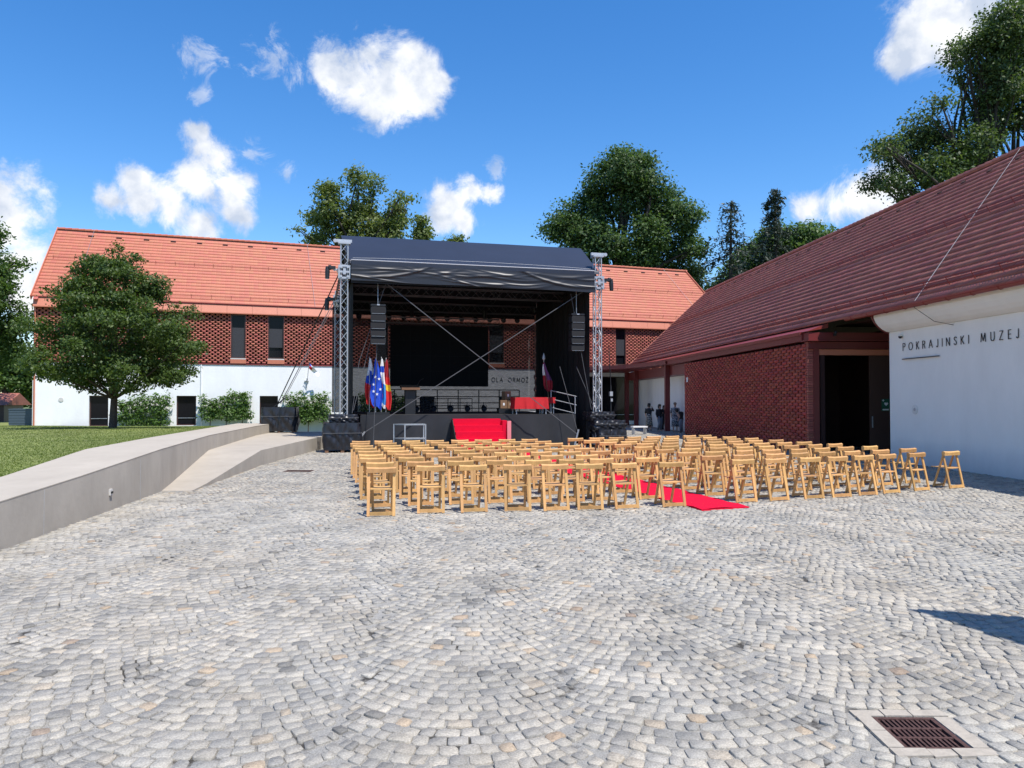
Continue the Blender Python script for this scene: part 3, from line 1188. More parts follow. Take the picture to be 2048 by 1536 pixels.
snow_guard(roof_o, RM, 10, 56.6, .55, .06, 1.0, M['gutter'], thick=.016)
snow_guard(roof_o, RM, 12, 56.6, 4.15, .06, 1.0, M['gutter'], thick=.016)
for xv in np.arange(14.5, 56, 1.35):
    p = MB()
    p.box((0, 0, 0), (.17, .10, .10))
    o = p.build('vent_tile', M['roof_under'], roof_o, loc=RM(xv, SLOPE - .75, .055))
    o.rotation_euler = (-PITM, 0, 0)
for xa, xb_ in ((35.2, 37.2), (20.8, 24.5)):
    wq = MB()
    wq.tube([RM(xb_, SLOPE - .02, .12), RM((xa + xb_) / 2, SLOPE / 2, .13), RM(xa, -.03, .12)], .0055 if xa < 30 else .013, 5)
wq.build('lightning_conductor', M['steel'], roof_o)
wq = MB().tube([(20.8, EAVE.y + .14, EAVE.z - .02), (20.8, EAVE.y + .12, EAVE.z - .12), (20.6, .30, 4.04), (20.2, .02, 3.9)], .008, 5)
wq.build('cable', M['cable'], museum)

# brick wing under the same roof
BX0, BX1, BY = 26.4, 41.2, 1.15
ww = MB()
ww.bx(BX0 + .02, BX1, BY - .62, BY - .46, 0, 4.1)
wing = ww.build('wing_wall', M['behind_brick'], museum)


def lay_bricks(parent, root, spans, z0, z1, yf, bl, bh, bd, period, course, material, nsingle, nm, facing=-1):
    """open brickwork: bricks with gaps between, every other course offset. spans: x intervals; yf: y of the outer face"""
    cs = []
    ln = []
    nc = int((z1 - z0) / course)
    for k in range(nc):
        z = z0 + k * course + bh / 2 + .004
        offx = period / 2 if k % 2 else 0
        for (a, b) in spans:
            x = a - period + offx
            while x < b:
                xa, xb = max(a, x), min(b, x + bl)
                if xb - xa > .04:
                    cs.append(((xa + xb) / 2, yf, z))
                    ln.append(xb - xa)
                x += period
            # closers at both ends
            cs.append((a + .03, yf, z))
            ln.append(.06)
            cs.append((b - .03, yf, z))
            ln.append(.06)
    cs = np.array(cs)
    ln = np.array(ln)
    cs[:, 1] += rng.normal(0, .004, len(cs)) + facing * -bd / 2
    hx, hy, hz = ln / 2, np.full(len(ln), bd / 2), np.full(len(ln), bh / 2)
    sg = np.array([(-1, -1, -1), (1, -1, -1), (1, 1, -1), (-1, 1, -1), (-1, -1, 1), (1, -1, 1), (1, 1, 1), (-1, 1, 1)])
    H = np.stack([hx, hy, hz], -1)
    v = cs[:, None] + sg[None] * H[:, None]
    f = np.array([(0, 3, 2, 1), (4, 5, 6, 7), (0, 1, 5, 4), (1, 2, 6, 5), (2, 3, 7, 6), (3, 0, 4, 7)])
    Mr = np.array(root)
    wc = cs @ Mr[:3, :3].T + Mr[:3, 3]
    px, py, d = project(wc)
    full = ln > bl * .9
    order = np.argsort(np.where(full & (py < 900), d, 1e9))[:nsingle]
    single = np.zeros(len(cs), bool)
    single[order] = True
    r = v[~single]
    F = (f[None] + (np.arange(len(r)) * 8)[:, None, None]).reshape(-1, 4)
    st = np_obj(nm, r.reshape(-1, 3), F, material, parent)
    st['kind'] = 'stuff'
    if nsingle:
        me = np_mesh('brick', sg * np.array([bl / 2, bd / 2, bh / 2]), f, material)
        for i in order:
            ob = bpy.data.objects.new('brick', me)
            ob.location = cs[i]
            ob.parent = parent
            COL.objects.link(ob)


lay_bricks(wing, root_m, [(BX0 + .16, BX1)], 0.02, 3.95, BY, .330, .1065, .10, .480, .110, M['brick_dark'], 300, 'bricks', facing=1)
for k in range(46):
    z = .02 + k * .085
    MB().bx(BX0, BX0 + .13, BY - .19 + (.008 if k % 2 else 0), BY - (.0 if k % 2 else .008), z + .004, z + .078).build('corner_brick', M['brick'], wing)
post = MB().bx(BX0 - .02, BX0 + .12, BY - .40, BY - .19, 0, 3.97)
post.build('door_post', M['sheet_red'], museum)
# portal header
hd = MB().bx(BX0 - .01, BX0 + .3, -2.6, BY - .21, 3.46, 3.66)
hd.build('lintel', M['sheet_orange'], museum)
hd = MB().bx(BX0 - .10, BX0 + .3, -2.6, BY + .02, 3.68, 3.73).bx(BX0 - .05, BX0 + .3, -2.6, BY - .02, 3.73, 3.92)
hd.build('header', M['sheet_red'], museum)
hd = MB().bx(BX0 - .25, BX0 + .3, -2.6, BY + .10, 3.94, 3.98).bx(BX0 - .16, BX0 + .3, -2.6, BY + .04, 3.98, 4.24)
hd.build('header_ledge', M['sheet_red'], museum)
MB().bx(BX0 + .3, 57.0, BY - .30, BY + .08, 3.96, 4.26).build('fascia', M['sheet_red'], museum)
MB().bx(BX0 + .3, 57.0, BY + .08, BY + .14, 4.18, 4.29).build('eaves_trim', M['gutter'], museum)
MB().prism([(.50, 4.56), (BY + .10, 4.285), (BY + .10, 4.265), (.50, 4.40)], 'x', BX0 - .2, 57.0).build('apron', M['gutter'], museum)
# dark passage behind the portal
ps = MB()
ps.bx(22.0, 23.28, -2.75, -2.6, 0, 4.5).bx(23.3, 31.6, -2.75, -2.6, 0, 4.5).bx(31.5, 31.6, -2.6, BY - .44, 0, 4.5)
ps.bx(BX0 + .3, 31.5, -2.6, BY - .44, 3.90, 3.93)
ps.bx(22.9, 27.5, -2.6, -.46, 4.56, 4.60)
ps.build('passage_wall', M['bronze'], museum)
ps = MB().bx(BX0 + .14, BX0 + .20, -2.6, -1.15, 0, 3.5)
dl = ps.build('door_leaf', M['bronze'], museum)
MB().bx(BX0 + .10, BX0 + .13, -1.25, -1.22, .9, 1.3).build('handle', M['steel'], dl)
# sign with heart on the door leaf
ds = thing('defibrillator_sign', 'small sign with white heart and cross on dark doorway', 'sign', MW(BX0 + .125, -1.72, 1.62), MRZ + R(90))
MB().bx(-.14, .14, -.006, .006, -.02, .30).build('plate', M['green_sign'], ds)
hh = MB()
pts = []
for k in range(24):
    t = 2 * math.pi * k / 24
    pts.append((.0045 * 16 * math.sin(t) ** 3 - .02, .12 + .0045 * (13 * math.cos(t) - 5 * math.cos(2 * t) - 2 * math.cos(3 * t) - math.cos(4 * t))))
hh.prism(pts, 'y', .007, .010)
hh.build('heart', M['paper'], ds)
MB().bx(.045, .125, .007, .010, .235, .255).bx(.075, .095, .007, .0105, .205, .285).build('cross', M['paper'], ds)
MB().bx(-.14, .14, -.006, .006, -.13, -.03).build('lower_plate', M['green_sign'], ds)
MB().bx(-.11, .11, .007, .010, -.105, -.055).build('text_bar', M['paper'], ds)
# the open porch beyond the brick wall
for xp in (45.4, 53.6, 56.7):
    MB().bx(xp - .14, xp + .14, BY - .32, BY - .04, 0, 3.97).build('porch_post', M['sheet_red'], museum)
MB().bx(BX1 - .1, 57.0, -.35, -.02, -.1, 3.35).build('porch_wall', M['white_wall'], museum)
MB().bx(BX1 - .1, 57.0, -.3, BY - .32, 3.35, 3.94).build('porch_ceiling', M['sheet_red'], museum)
MB().bx(BX1 + .0, BX1 + .1, -.02, BY - .1, 0, 3.35).build('porch_end_wall', M['brick_dark'], museum)
# canopy that joins the two buildings
cn = MB()
q = [MW(44.5, BY + .16), MW(59.0, BY - .6), Vector((3.6, 56.2, 0)), Vector((4.6, 53.4, 0)), Vector((7.6, 50.0, 0))]
inv = root_m.inverted()
ql = [inv @ Vector((p.x, p.y, 0)) for p in q]
cn.prism([(p.x, p.y) for p in ql], 'z', 3.98, 4.24)
cn.build('canopy', M['sheet_red'], museum)
MB().bx(40.55, 40.80, BY + .003, BY + .02, 2.85, 3.10).build('notice', M['paper'], museum)
# cameras and marks on the white wall
cc = thing('security_camera', 'small dome security camera under the eaves of the white wall', 'camera', MW(22.6, .0, 3.82), MRZ)
MB().bx(-.05, .05, 0, .10, -.02, .06).build('mount', M['paper'], cc)
MB().lathe([(.0, -.09), (.04, -.08), (.055, -.04), (.055, -.02)], 12, (0, .07, 0)).build('dome', M['black_metal'], cc, smooth=True)
cc = thing('security_camera', 'bullet security camera on the red header above the dark portal', 'camera', MW(BX0 - .30, .30, 4.18), MRZ)
MB().tube([(.0, 0, .05), (-.25, .1, .02)], .045, 10).build('housing', M['black_metal'], cc, smooth=True)
MB().bx(-.03, .10, -.03, .03, -.07, .02).build('mount', M['black_metal'], cc)
em = thing('wall_emblem', 'small round emblem plate on the white wall below the lettering', 'emblem', MW(22.0, .0, 1.60), MRZ)
MB().tube([(0, .0, 0), (0, .02, 0)], .14, 20).build('plate', M['museum_wall'], em)
MB().tube([(0, .02, 0), (0, .026, 0)], .05, 12).build('boss', M['steel'], em)
for (xh, zh, r) in ((17.55, .34, .028), (16.8, .30, .045)):
    hk = tag(MB().tube([(0, 0, 0), (0, .04, 0), (.02, .06, .02)], [r, r * .7, r * .4], 7).build('wall_hook', M['cable']),
             'small dark hook low on white wall, ' + ('left one' if xh > 17 else 'right one'), 'hook')
    hk.location = MW(xh, 0, zh)
    hk.rotation_euler = (0, 0, MRZ)

# ------------------------------------------------------------------ stroke lettering
GL = {
    'P': (.52, [[(0, 0), (0, 1), (.28, 1), (.42, .96), (.5, .85), (.5, .68), (.42, .56), (.28, .52), (0, .52)]]),
    'O': (.86, [[(.43 + .43 * math.cos(t * math.pi / 12), .5 + .5 * math.sin(t * math.pi / 12)) for t in range(25)]]),
    'K': (.52, [[(0, 0), (0, 1)], [(.50, 1), (.02, .46)], [(.12, .56), (.54, 0)]]),
    'R': (.52, [[(0, 0), (0, 1), (.28, 1), (.42, .96), (.49, .85), (.49, .7), (.42, .58), (.28, .54), (0, .54)], [(.24, .54), (.54, 0)]]),
    'A': (.72, [[(0, 0), (.36, 1), (.72, 0)], [(.12, .32), (.60, .32)]]),
    'J': (.30, [[(.28, 1), (.28, .2), (.24, .06), (.14, 0), (.04, .03), (-.02, .12)]]),
    'I': (.06, [[(.03, 0), (.03, 1)]]),
    'N': (.64, [[(0, 0), (0, 1), (.64, 0), (.64, 1)]]),
    'S': (.46, [[(.44, .86), (.36, .96), (.23, 1), (.1, .96), (.03, .84), (.06, .68), (.2, .56), (.34, .46), (.44, .32), (.42, .13), (.32, .03), (.2, 0), (.07, .05), (0, .18)]]),
    'M': (.80, [[(0, 0), (.10, 1), (.40, .12), (.70, 1), (.80, 0)]]),
    'U': (.56, [[(0, 1), (0, .28), (.05, .1), (.16, .01), (.28, 0), (.40, .01), (.51, .1), (.56, .28), (.56, 1)]]),
    'Z': (.54, [[(.02, 1), (.54, 1), (0, 0), (.54, 0)]]),
    'E': (.42, [[(.42, 1), (0, 1), (0, 0), (.42, 0)], [(0, .52), (.38, .52)]]),
    'L': (.38, [[(0, 1), (0, 0), (.38, 0)]]),
    'Ž': (.54, [[(.02, 1), (.54, 1), (0, 0), (.54, 0)], [(.12, 1.28), (.27, 1.12), (.42, 1.28)]]),
}


def lettering(root, text, h, sw, sp, space, total, material, depth=.03):
    """letters as parts of root, laid along local x, standing on z = 0, facing local +y"""
    wid = sum((GL[c][0] * h + sp) if c != ' ' else space for c in text) - sp
    k = total / wid
    x = 0.0
    for c in text:
        if c == ' ':
            x += space * k
            continue
        w, st = GL[c]
        b = MB()
        for s in st:
            for p, q_ in zip(s[:-1], s[1:]):
                p0 = Vector((p[0] * h, -.02, p[1] * h))
                p1 = Vector((q_[0] * h, -.02, q_[1] * h))
                d = (p1 - p0).normalized() * sw * .35
                b.bar(p0 - d, p1 + d, sw, depth, up=(0, 1, 0))
        b.build('letter', material, root, loc=(x, 0, 0))
        x += (w * h + sp) * k


sg = thing('wall_sign', 'thin dark steel lettering POKRAJINSKI MUZEJ on the white wall', 'sign', MW(22.55, 0, 3.36), MRZ + R(180))
lettering(sg, 'POKRAJINSKI MUZEJ', .215, .017, .155, .26, 4.72, M['letter'], .012)
MB().bx(.0, 1.75, -.06, -.03, -.27, -.245).build('lamp_bar', M['letter'], sg)

# ------------------------------------------------------------------ the long building at the back
BO = Vector((-28.7, 44.88, 0))
BRZ = math.atan(.363)
BL, BD = 49.6, 13.4
school = thing('long_building', 'long building with white ground floor, open brick upper floor and salmon tiled roof', 'building', BO, BRZ)
school_m = Matrix.Translation(BO) @ Matrix.Rotation(BRZ, 4, 'Z')


def BW(x, y, z=0.0):
    a, b = rot2(x, y, BRZ)
    return Vector((BO.x + a, BO.y + b, z))


def bx_at(px, y=0.0):
    """distance along the front that lies in the direction of picture column px"""
    k = (px - 1024) / 1500.0
    return (k * BO.y - BO.x) / (math.cos(BRZ) - k * math.sin(BRZ))


doors = [(3.0, 4.05), (7.9, 9.05), (12.9, 14.05), (18.3, 19.3), (23.6, 24.7), (29.5, 30.6), (34.9, 37.6), (37.65, 40.2), (40.25, 43.0), (43.05, 46.0)]  # wide last four: dark glazing joined up to stand in for canopy shade
lw = MB()
xprev = 0.0
ZT = 4.16
for (a, b) in doors + [(BL, BL)]:
    if a > xprev:
        lw.bx(xprev, a, 0, .35, -1.2, ZT)
    if b > a:
        lw.bx(a, b, 0, .35, 2.15 if b - a < 1.9 else 3.7, ZT)
        lw.bx(a, b, 0, .35, -1.2, .26)
    xprev = b
lw.bx(0, .35, .35, BD, -1.2, ZT).bx(BL - .35, BL, .35, BD, -1.2, ZT)
lw.build('lower_wall', M['white_wall'], school)
for (a, b) in doors:
    zt = 2.15 if b - a < 1.9 else 3.7
    d = MB().bx(a, a + .07, .20, .28, .26, zt).bx(b - .07, b, .20, .28, .26, zt).bx(a + .07, b - .07, .20, .28, zt - .07, zt).bx(a + .07, b - .07, .20, .28, .26, .33)
    dd = d.build('door', M['bronze'], school)
    MB().bx(a + .07, b - .07, .23, .25, .33, zt - .07).build('pane', M['glass'], dd)
    MB().bx(a + .07, b - .07, .19, .22, .72, .75).build('handrail', M['steel'], dd)
MB().bx(0, BL, -.05, .30, ZT, ZT + .09).build('ledge', M['sheet_red'], school)
wins = [(2.2, 3.1), (5.0, 5.9), (11.1, 12.0), (13.4, 14.4), (20.5, 21.35), (28.75, 29.9), (33.2, 34.1), (39.1, 40.0), (45.0, 46)]
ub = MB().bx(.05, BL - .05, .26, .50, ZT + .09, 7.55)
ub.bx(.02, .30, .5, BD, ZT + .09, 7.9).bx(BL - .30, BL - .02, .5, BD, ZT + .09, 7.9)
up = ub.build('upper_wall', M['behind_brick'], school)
spans = []
xp = 0.02
for (a, b) in wins + [(BL, BL)]:
    if a > xp:
        spans.append((xp, a))
    xp = b
lay_bricks(up, school_m, spans, ZT + .10, 7.50, 0.0, .228, .1185, .11, .345, .123, M['brick'], 0, 'bricks', facing=-1)
for i, (a, b) in enumerate(wins):
    fr = MB().bx(a + .0, a + .06, .02, .25, 4.6, 7.45).bx(b - .06, b, .02, .25, 4.6, 7.45).bx(a + .06, b - .06, .06, .2, 7.38, 7.45).bx(a + .06, b - .06, .06, .2, 4.6, 4.68)
    wd = fr.build('window', M['bronze'], school)
    low = 4.68 if i % 2 == 0 else 5.35
    MB().bx(a + .06, b - .06, .19, .21, 4.68, 7.38).build('pane', M['glass'], wd)
    MB().bx(a + .07, b - .07, .10, .12, low, 6.6).build('blind', M['blind'], wd)
    MB().bx(a - .02, b + .02, -.08, .2, 4.53, 4.6).build('sill', M['sill'], wd)
    MB().bx(a - .03, b + .03, -.09, .2, ZT + .10, 4.525).build('apron', M['sheet_orange'], wd)
# fascia of orange sheet, in panels
npn = 32
for k in range(npn):
    xa, xb = BL * k / npn + .006, BL * (k + 1) / npn - .006
    MB().prism([(-.24, 7.47), (.2, 7.47), (.2, 8.05), (-.07, 8.05), (-.24, 7.53)], 'x', xa, xb).build('fascia_panel', M['sheet_orange'], school)
MB().bx(0, BL, .02, .3, 8.03, 8.075).build('shadow_gap', M['bronze'], school)
PITB = math.atan2(13.6 - 8.10, 6.7 + .06)
SLB = math.hypot(13.6 - 8.10, 6.7 + .06)


def RB(x, s, n=0.0):
    return Vector((x, -.06 + s * math.cos(PITB) - n * math.sin(PITB), 8.10 + s * math.sin(PITB) + n * math.cos(PITB)))


rf = MB()
rf.add([RB(-.1, 0, -.02), RB(BL + .1, 0, -.02), RB(BL + .1, SLB, -.02), RB(-.1, SLB, -.02)], [(0, 1, 2, 3)])
rf.add([RB(-.1, SLB, -.02), RB(BL + .1, SLB, -.02), (BL + .1, 13.8, 8.1), (-.1, 13.8, 8.1)], [(0, 1, 2, 3)])
rf_o = rf.build('roof', M['roof_under'], school)
lay_tiles(rf_o, school_m, RB, -.1, BL + .1, SLB - .03, .30, .40, .035, .006, M['tile_new'], 0, 'roof_tiles', .0006)
MB().bx(-.1, BL + .1, -.13, -.065, 8.075, 8.13).build('gutter', M['gutter'], school)
gb = MB()
for xx_ in (.03, BL - .27):
    gb.add([(xx_, -.35, 7.9), (xx_, 13.7, 7.9), (xx_, 6.7, 13.5), (xx_ + .24, -.35, 7.9), (xx_ + .24, 13.7, 7.9), (xx_ + .24, 6.7, 13.5)], [(0, 1, 2), (5, 4, 3), (0, 3, 4, 1), (1, 4, 5, 2), (2, 5, 3, 0)])
gb.build('gable', M['brick'], school)
for xe in (-.12, BL + .12):
    MB().bar(RB(xe, -.15, .0), RB(xe, SLB + .02, .0), .05, .30, up=(0, -math.sin(PITB), math.cos(PITB))).build('bargeboard', M['sheet_orange'], school)
rc = MB()
x = -.1
while x < BL:
    rc.tube([RB(x, SLB, .02), RB(x + .42, SLB, .04)], [.09, .105], 7)
    x += .40
rc.build('ridge_cap', M['tile_new'], rf_o)
snow_guard(rf_o, RB, .3, BL - .3, .5, .055, 1.2, M['gutter'], tri=False, thick=.006)
snow_guard(rf_o, RB, .3, BL - .3, 4.55, .055, 1.2, M['gutter'], tri=False, thick=.006)
for xv in np.arange(2.0, BL - 1, 1.72):
    o = MB().box((0, 0, 0), (.34, .10, .10)).build('vent_tile', M['roof_under'], rf_o, loc=RB(xv, SLB - .85, .05))
    o.rotation_euler = (PITB, 0, 0)
for xa in (2.1, 16.4, 30.0, 47.4):
    MB().tube([RB(xa, SLB, .1), RB(xa, SLB / 2, .1), RB(xa, -.05, .1)], .010, 4).build('lightning_conductor', M['steel'], rf_o)
MB().tube([(.18, -.05, 8.0), (.10, -.06, 7.4), (.10, -.06, -.5)], .045, 8).build('downpipe', M['sheet_orange'], school)
MB().tube([(bx_at(402), -.05, ZT - .02), (bx_at(402), -.05, -.5)], .035, 8).build('downpipe', M['white_wall'], school)
MB().tube([(1.5, 0, 1.9), (1.5, -.03, 1.9)], .13, 16).build('round_plate', M['sill'], school)
sg2 = thing('wall_sign', 'thin dark letters OLA ORMOŽ on the wall behind the stage', 'sign', BW(28.95, .0, 3.22), BRZ)
lettering(sg2, 'OLA ORMOŽ', .30, .030, .16, .34, 2.85, M['letter'], .012)

# vines trained on frames along the white wall


def leaves(blobs, n, size, seed, clump=.35, per=22, flat=0.0):
    """leaf cards: blobs = [(x,y,z,rx,ry,rz)], leaves gathered in clumps within the shells"""
    g_ = np.random.default_rng(seed)
    B = np.array([b if len(b) == 6 else (*b, b[3], b[3]) for b in blobs], dtype=float)
    wgt = (B[:, 3] * B[:, 4] * B[:, 5]) ** (2 / 3)
    nc = max(4, n // per)
    bi = g_.choice(len(B), nc, p=wgt / wgt.sum())
    d = g_.normal(size=(nc, 3))
    d /= np.linalg.norm(d, axis=1, keepdims=True)
    rr = g_.random(nc) ** .42
    rr = .35 + .65 * rr
    c = B[bi, :3] + d * rr[:, None] * B[bi, 3:6]
    m = nc * per
    ci = np.repeat(np.arange(nc), per)
    sp = g_.normal(size=(m, 3)) * clump * np.array([1, 1, .55])
    p = c[ci] + sp
    out = d[ci] * .6 + np.array([0, 0, .55]) + g_.normal(size=(m, 3)) * .55
    nrm = out / np.linalg.norm(out, axis=1, keepdims=True)
    t = np.cross(nrm, g_.normal(size=(m, 3)))
    t /= np.linalg.norm(t, axis=1, keepdims=True) + 1e-9
    b = np.cross(nrm, t)
    s = size * g_.uniform(.6, 1.35, m)[:, None]
    v = np.stack([p - t * s, p - b * s * .55 + nrm * s * .12, p + t * s, p + b * s * .55 + nrm * s * .12], 1)
    return v.reshape(-1, 3), np.arange(m * 4).reshape(-1, 4)


def hedge(label, xa, xb, z0, z1, seed):
    t = thing('trellis_vine', label, 'vine', BW((xa + xb) / 2, -.45, 0), BRZ, 'vines along the white wall')
    w = xb - xa
    g_ = np.random.default_rng(seed)
    bl = []
    for k in range(int(w / .28)):
        x = -w / 2 + .15 + (w - .3) * k / max(1, int(w / .28) - 1)
        top_ = z1 + g_.uniform(-.25, .25)
        zz_ = z0 + g_.uniform(-.1, .2)
        while zz_ < top_:
            bl.append((x + g_.uniform(-.1, .1), g_.uniform(-.08, .08), zz_, .26, .14, .24))
            zz_ += .27
    v, f = leaves(bl, int(1500 * w), .075, seed, .09, 6)
    np_obj('foliage', v, f, M['leaf_vine'], t)
    for k in range(3):
        x = -w / 2 + w * (k + .5) / 3
        MB().tube([(x, 0, -.6), (x + .03, 0, z0 + .2), (x, 0, z1 - .2)], [.035, .025, .012], 6).build('stem', M['bark'], t)
    MB().bx(-w / 2 - .03, -w / 2, -.02, .02, -.6, z1).bx(w / 2, w / 2 + .03, -.02, .02, -.6, z1).bx(-w / 2, w / 2, -.01, .01, z1 - .3, z1 - .28).build('trellis', M['steel'], t)


hedge('dense green vine on the white wall just right of the tree trunk', 4.6, 7.5, .35, 2.0, 11)
hedge('green vine on the white wall between the second and third doors', 9.4, 12.3, .75, 2.15, 12)
hedge('green vine on the white wall left of the stage tower', 14.5, 17.4, .60, 2.15, 13)
hedge('dark vine on the wall seen behind the stage flags', 19.4, 22.9, .6, 2.15, 14)

# little flag on the wall
wf = thing('wall_flag', 'small white and red flag on a slanted pole on the white wall', 'flag', BW(bx_at(613), -.03, 2.6), BRZ)
MB().tube([(0, 0, 0), (.08, -.55, 1.5), (.12, -.75, 1.85)], [.02, .018, .012], 6).build('pole', M['steel'], wf)
MB().box((0, 0, .55), (.28, .12, .06)).box((.04, -.06, .62), (.06, .2, .25)).build('bracket', M['steel'], wf)


def wfl(u, v):
    return (.10 + u * .62 + .05 * math.sin(v * 4), -.68 - .16 * math.sin(u * 5 + v * 2), 1.72 - u * .62 - v * .34 * (1 - .25 * u))


MB().grid(wfl, 14, 8, mfn=lambda u, v: 2 if (u < .3 and v > .45) else (1 if (u < .14) else 0)).build('cloth', [M['f_white'], M['f_blue'], M['f_red']], wf, smooth=True)

# ------------------------------------------------------------------ the stage
SW, SDp, DZ = 9.88, 8.1, 1.32
ST_R = STA
rig = thing('stage_rig', 'aluminium truss stage rig with navy roof sheet over the stage', 'stage rig', S(0, 0), ST_R)
plat = thing('stage_platform', 'black skirted stage platform between the truss towers', 'stage', S(0, 0), ST_R)

pb = MB()
pb.bx(.65, 9.05, .35, 8.0, DZ - .12, DZ)
pb.build('deck', M['deck'], plat)


def sk(u, v):
    x = .62 + (9.08 - .62) * u
    return (x, .34 + .035 * math.sin(x * 4.1) * v + .02 * math.sin(x * 11) * v, DZ - .015 - (DZ - .03) * v)


MB().grid(sk, 120, 6).build('front_skirt', M['skirt'], plat, smooth=True)
MB().bx(9.055, 9.075, .36, 8.0, .01, DZ - .13).build('side_skirt', M['skirt'], plat)
MB().bx(.625, .645, .36, 8.0, .01, DZ - .13).build('side_skirt', M['skirt'], plat)
MB().bx(.64, 9.06, 7.98, 8.0, .01, DZ - .13).build('back_skirt', M['skirt'], plat)


def truss(mb, p0, p1, size=.30, r=.024, rd=.012, bay=.32, n=6, m=0):
    p0, p1 = Vector(p0), Vector(p1)
    d = (p1 - p0)
    L_ = d.length
    d.normalize()
    a = d.cross(Vector((0, 0, 1)))
    if a.length < .2:
        a = Vector((1, 0, 0)) - d * d.x
    a.normalize()
    b = d.cross(a).normalized()
    h = size / 2 - r
    cs = [a * (i * h) + b * (j * h) for (i, j) in ((-1, -1), (1, -1), (1, 1), (-1, 1))]
    for c in cs:
        mb.tube([p0 + c, p1 + c], r, n, m)
    nb_ = max(1, int(round(L_ / bay)))
    for k in range(nb_):
        ta, tb = L_ * k / nb_, L_ * (k + 1) / nb_
        for i in range(4):
            c0, c1 = cs[i], cs[(i + 1) % 4]
            if (k + i) % 2:
                c0, c1 = c1, c0
            mb.tube([p0 + d * ta + c0, p0 + d * tb + c1], rd, 4, m, cap=False)
    for t in (0.0, L_):
        for i in range(4):
            mb.tube([p0 + d * t + cs[i], p0 + d * t + cs[(i + 1) % 4]], rd, 4, m, cap=False)
    return mb


TOPZ = 7.6
FRZ = 6.55          # truss height
corners = {'fl': (0, 0), 'fr': (SW, 0), 'bl': (0, SDp), 'br': (SW, SDp)}
for k, (x, y) in corners.items():
    tz = TOPZ if k[0] == 'f' else 7.0
    tw = truss(MB(), (x, y, .2), (x, y, tz)).build('tower', M['alu'], rig)
    b = MB()
    if k[0] == 'f':
        sgn = -1 if k[1] == 'l' else 1
        b.bx(x - .22, x + .22, y - .18, y + .18, tz - .02, tz + .05)
        b.bx(x + sgn * .05 - .32, x + sgn * .05 + .32, y - .06, y + .06, tz + .05, tz + .16)
        b.tube([(x + sgn * .33, y - .08, tz + .1), (x + sgn * .33, y + .08, tz + .1)], .07, 10)
    if k[0] == 'f':
        b.build('tower_head', M['alu'], tw)
    MB().bx(x - .2, x + .2, y - .2, y + .2, .12, .20).build('base_plate', M['alu'], tw)
    sl = MB()
    for ax in (-1, 1):
        for ay in (-1, 1):
            sl.bx(x + ax * .19 - .025, x + ax * .19 + .025, y + ay * .19 - .025, y + ay * .19 + .025, FRZ - .25, FRZ + .25)
    for zz_ in (-.22, 0, .22):
        for ax in (-1, 1):
            sl.bx(x + ax * .20 - .012, x + ax * .20 + .012, y - .165, y + .165, FRZ + zz_ - .035, FRZ + zz_ + .035)
            sl.bx(x - .165, x + .165, y + ax * .20 - .012, y + ax * .20 + .012, FRZ + zz_ - .035, FRZ + zz_ + .035)
    for ax in (-1, 1):
        for ay in (-1, 1):
            for zz_ in (-.17, .17):
                sl.tube([(x + ax * .12, y + ay * .205, FRZ + zz_), (x + ax * .12, y + ay * .245, FRZ + zz_)], .045, 8)
    sl.bx(x - .05, x + .05, y - .235, y - .215, FRZ - .10, FRZ + .12)
    sl.build('sleeve_block', M['alu'], tw)
    if k in ('br',):
        fz = MB()

        def wrap(u, v):
            t = 2 * math.pi * u
            r = .21 + .05 * math.sin(v * 70 + u * 9) * math.sin(v * 23) + .03 * math.sin(u * 19)
            return (x + r * math.cos(t), y + r * math.sin(t), 1.5 + v * 4.7)
        fz.grid(wrap, 14, 60)
        fz.build('cable_wrap', mat('red_white_cable_wrap', (.34, .16, .14), .6, var=.9, vscale=6), tw, smooth=True)


def hor(name, a, b, m='alu_dark', z=FRZ, size=.32):
    return truss(MB(), (a[0], a[1], z), (b[0], b[1], z), size, .024, .012, .36).build(name, M[m], rig)


hor('front_truss', (.25, 0), (SW - .25, 0))
hor('middle_truss', (.1, 3.6), (SW - .1, 3.6), z=6.45, size=.4)
hor('rear_truss', (.25, SDp), (SW - .25, SDp), z=6.35, size=.45)
hor('side_truss', (0, .25), (0, SDp - .25), z=6.5)
hor('side_truss', (SW, .25), (SW, SDp - .25), z=6.5)
for xr in (2.5, 4.95, 7.4):
    t_ = MB()
    truss(t_, (xr, .2, 6.85), (xr, 2.6, 8.15), .26, .02, .01, .35)
    truss(t_, (xr, 2.6, 8.15), (xr, SDp, 6.75), .26, .02, .01, .35)
    t_.build('rafter_truss', M['alu_dark'], rig)

# arched roof sheet
prof = [(-.25, 6.86), (-.22, 6.98), (.45, 7.34), (1.13, 7.71), (1.8, 8.08), (2.42, 8.41), (2.55, 8.46), (2.75, 8.45), (4.2, 8.00), (5.6, 7.55), (7.2, 7.02), (8.5, 6.6)]


def sheet(u, v):
    t = v * (len(prof) - 1)
    i = min(int(t), len(prof) - 2)
    fr_ = t - i
    y = prof[i][0] * (1 - fr_) + prof[i + 1][0] * fr_
    z = prof[i][1] * (1 - fr_) + prof[i + 1][1] * fr_
    lift = max(0.0, min(1.0, (z - 6.9) / 1.5))
    inset = .24 * (1 - lift)
    x = .24 + (SW - .48) * u if False else (-.05 + inset) + (SW + .32 - inset - .12 - (-.05 + inset)) * u
    z += -.004 * math.sin(u * math.pi * 3) ** 2
    return (x, y, z)


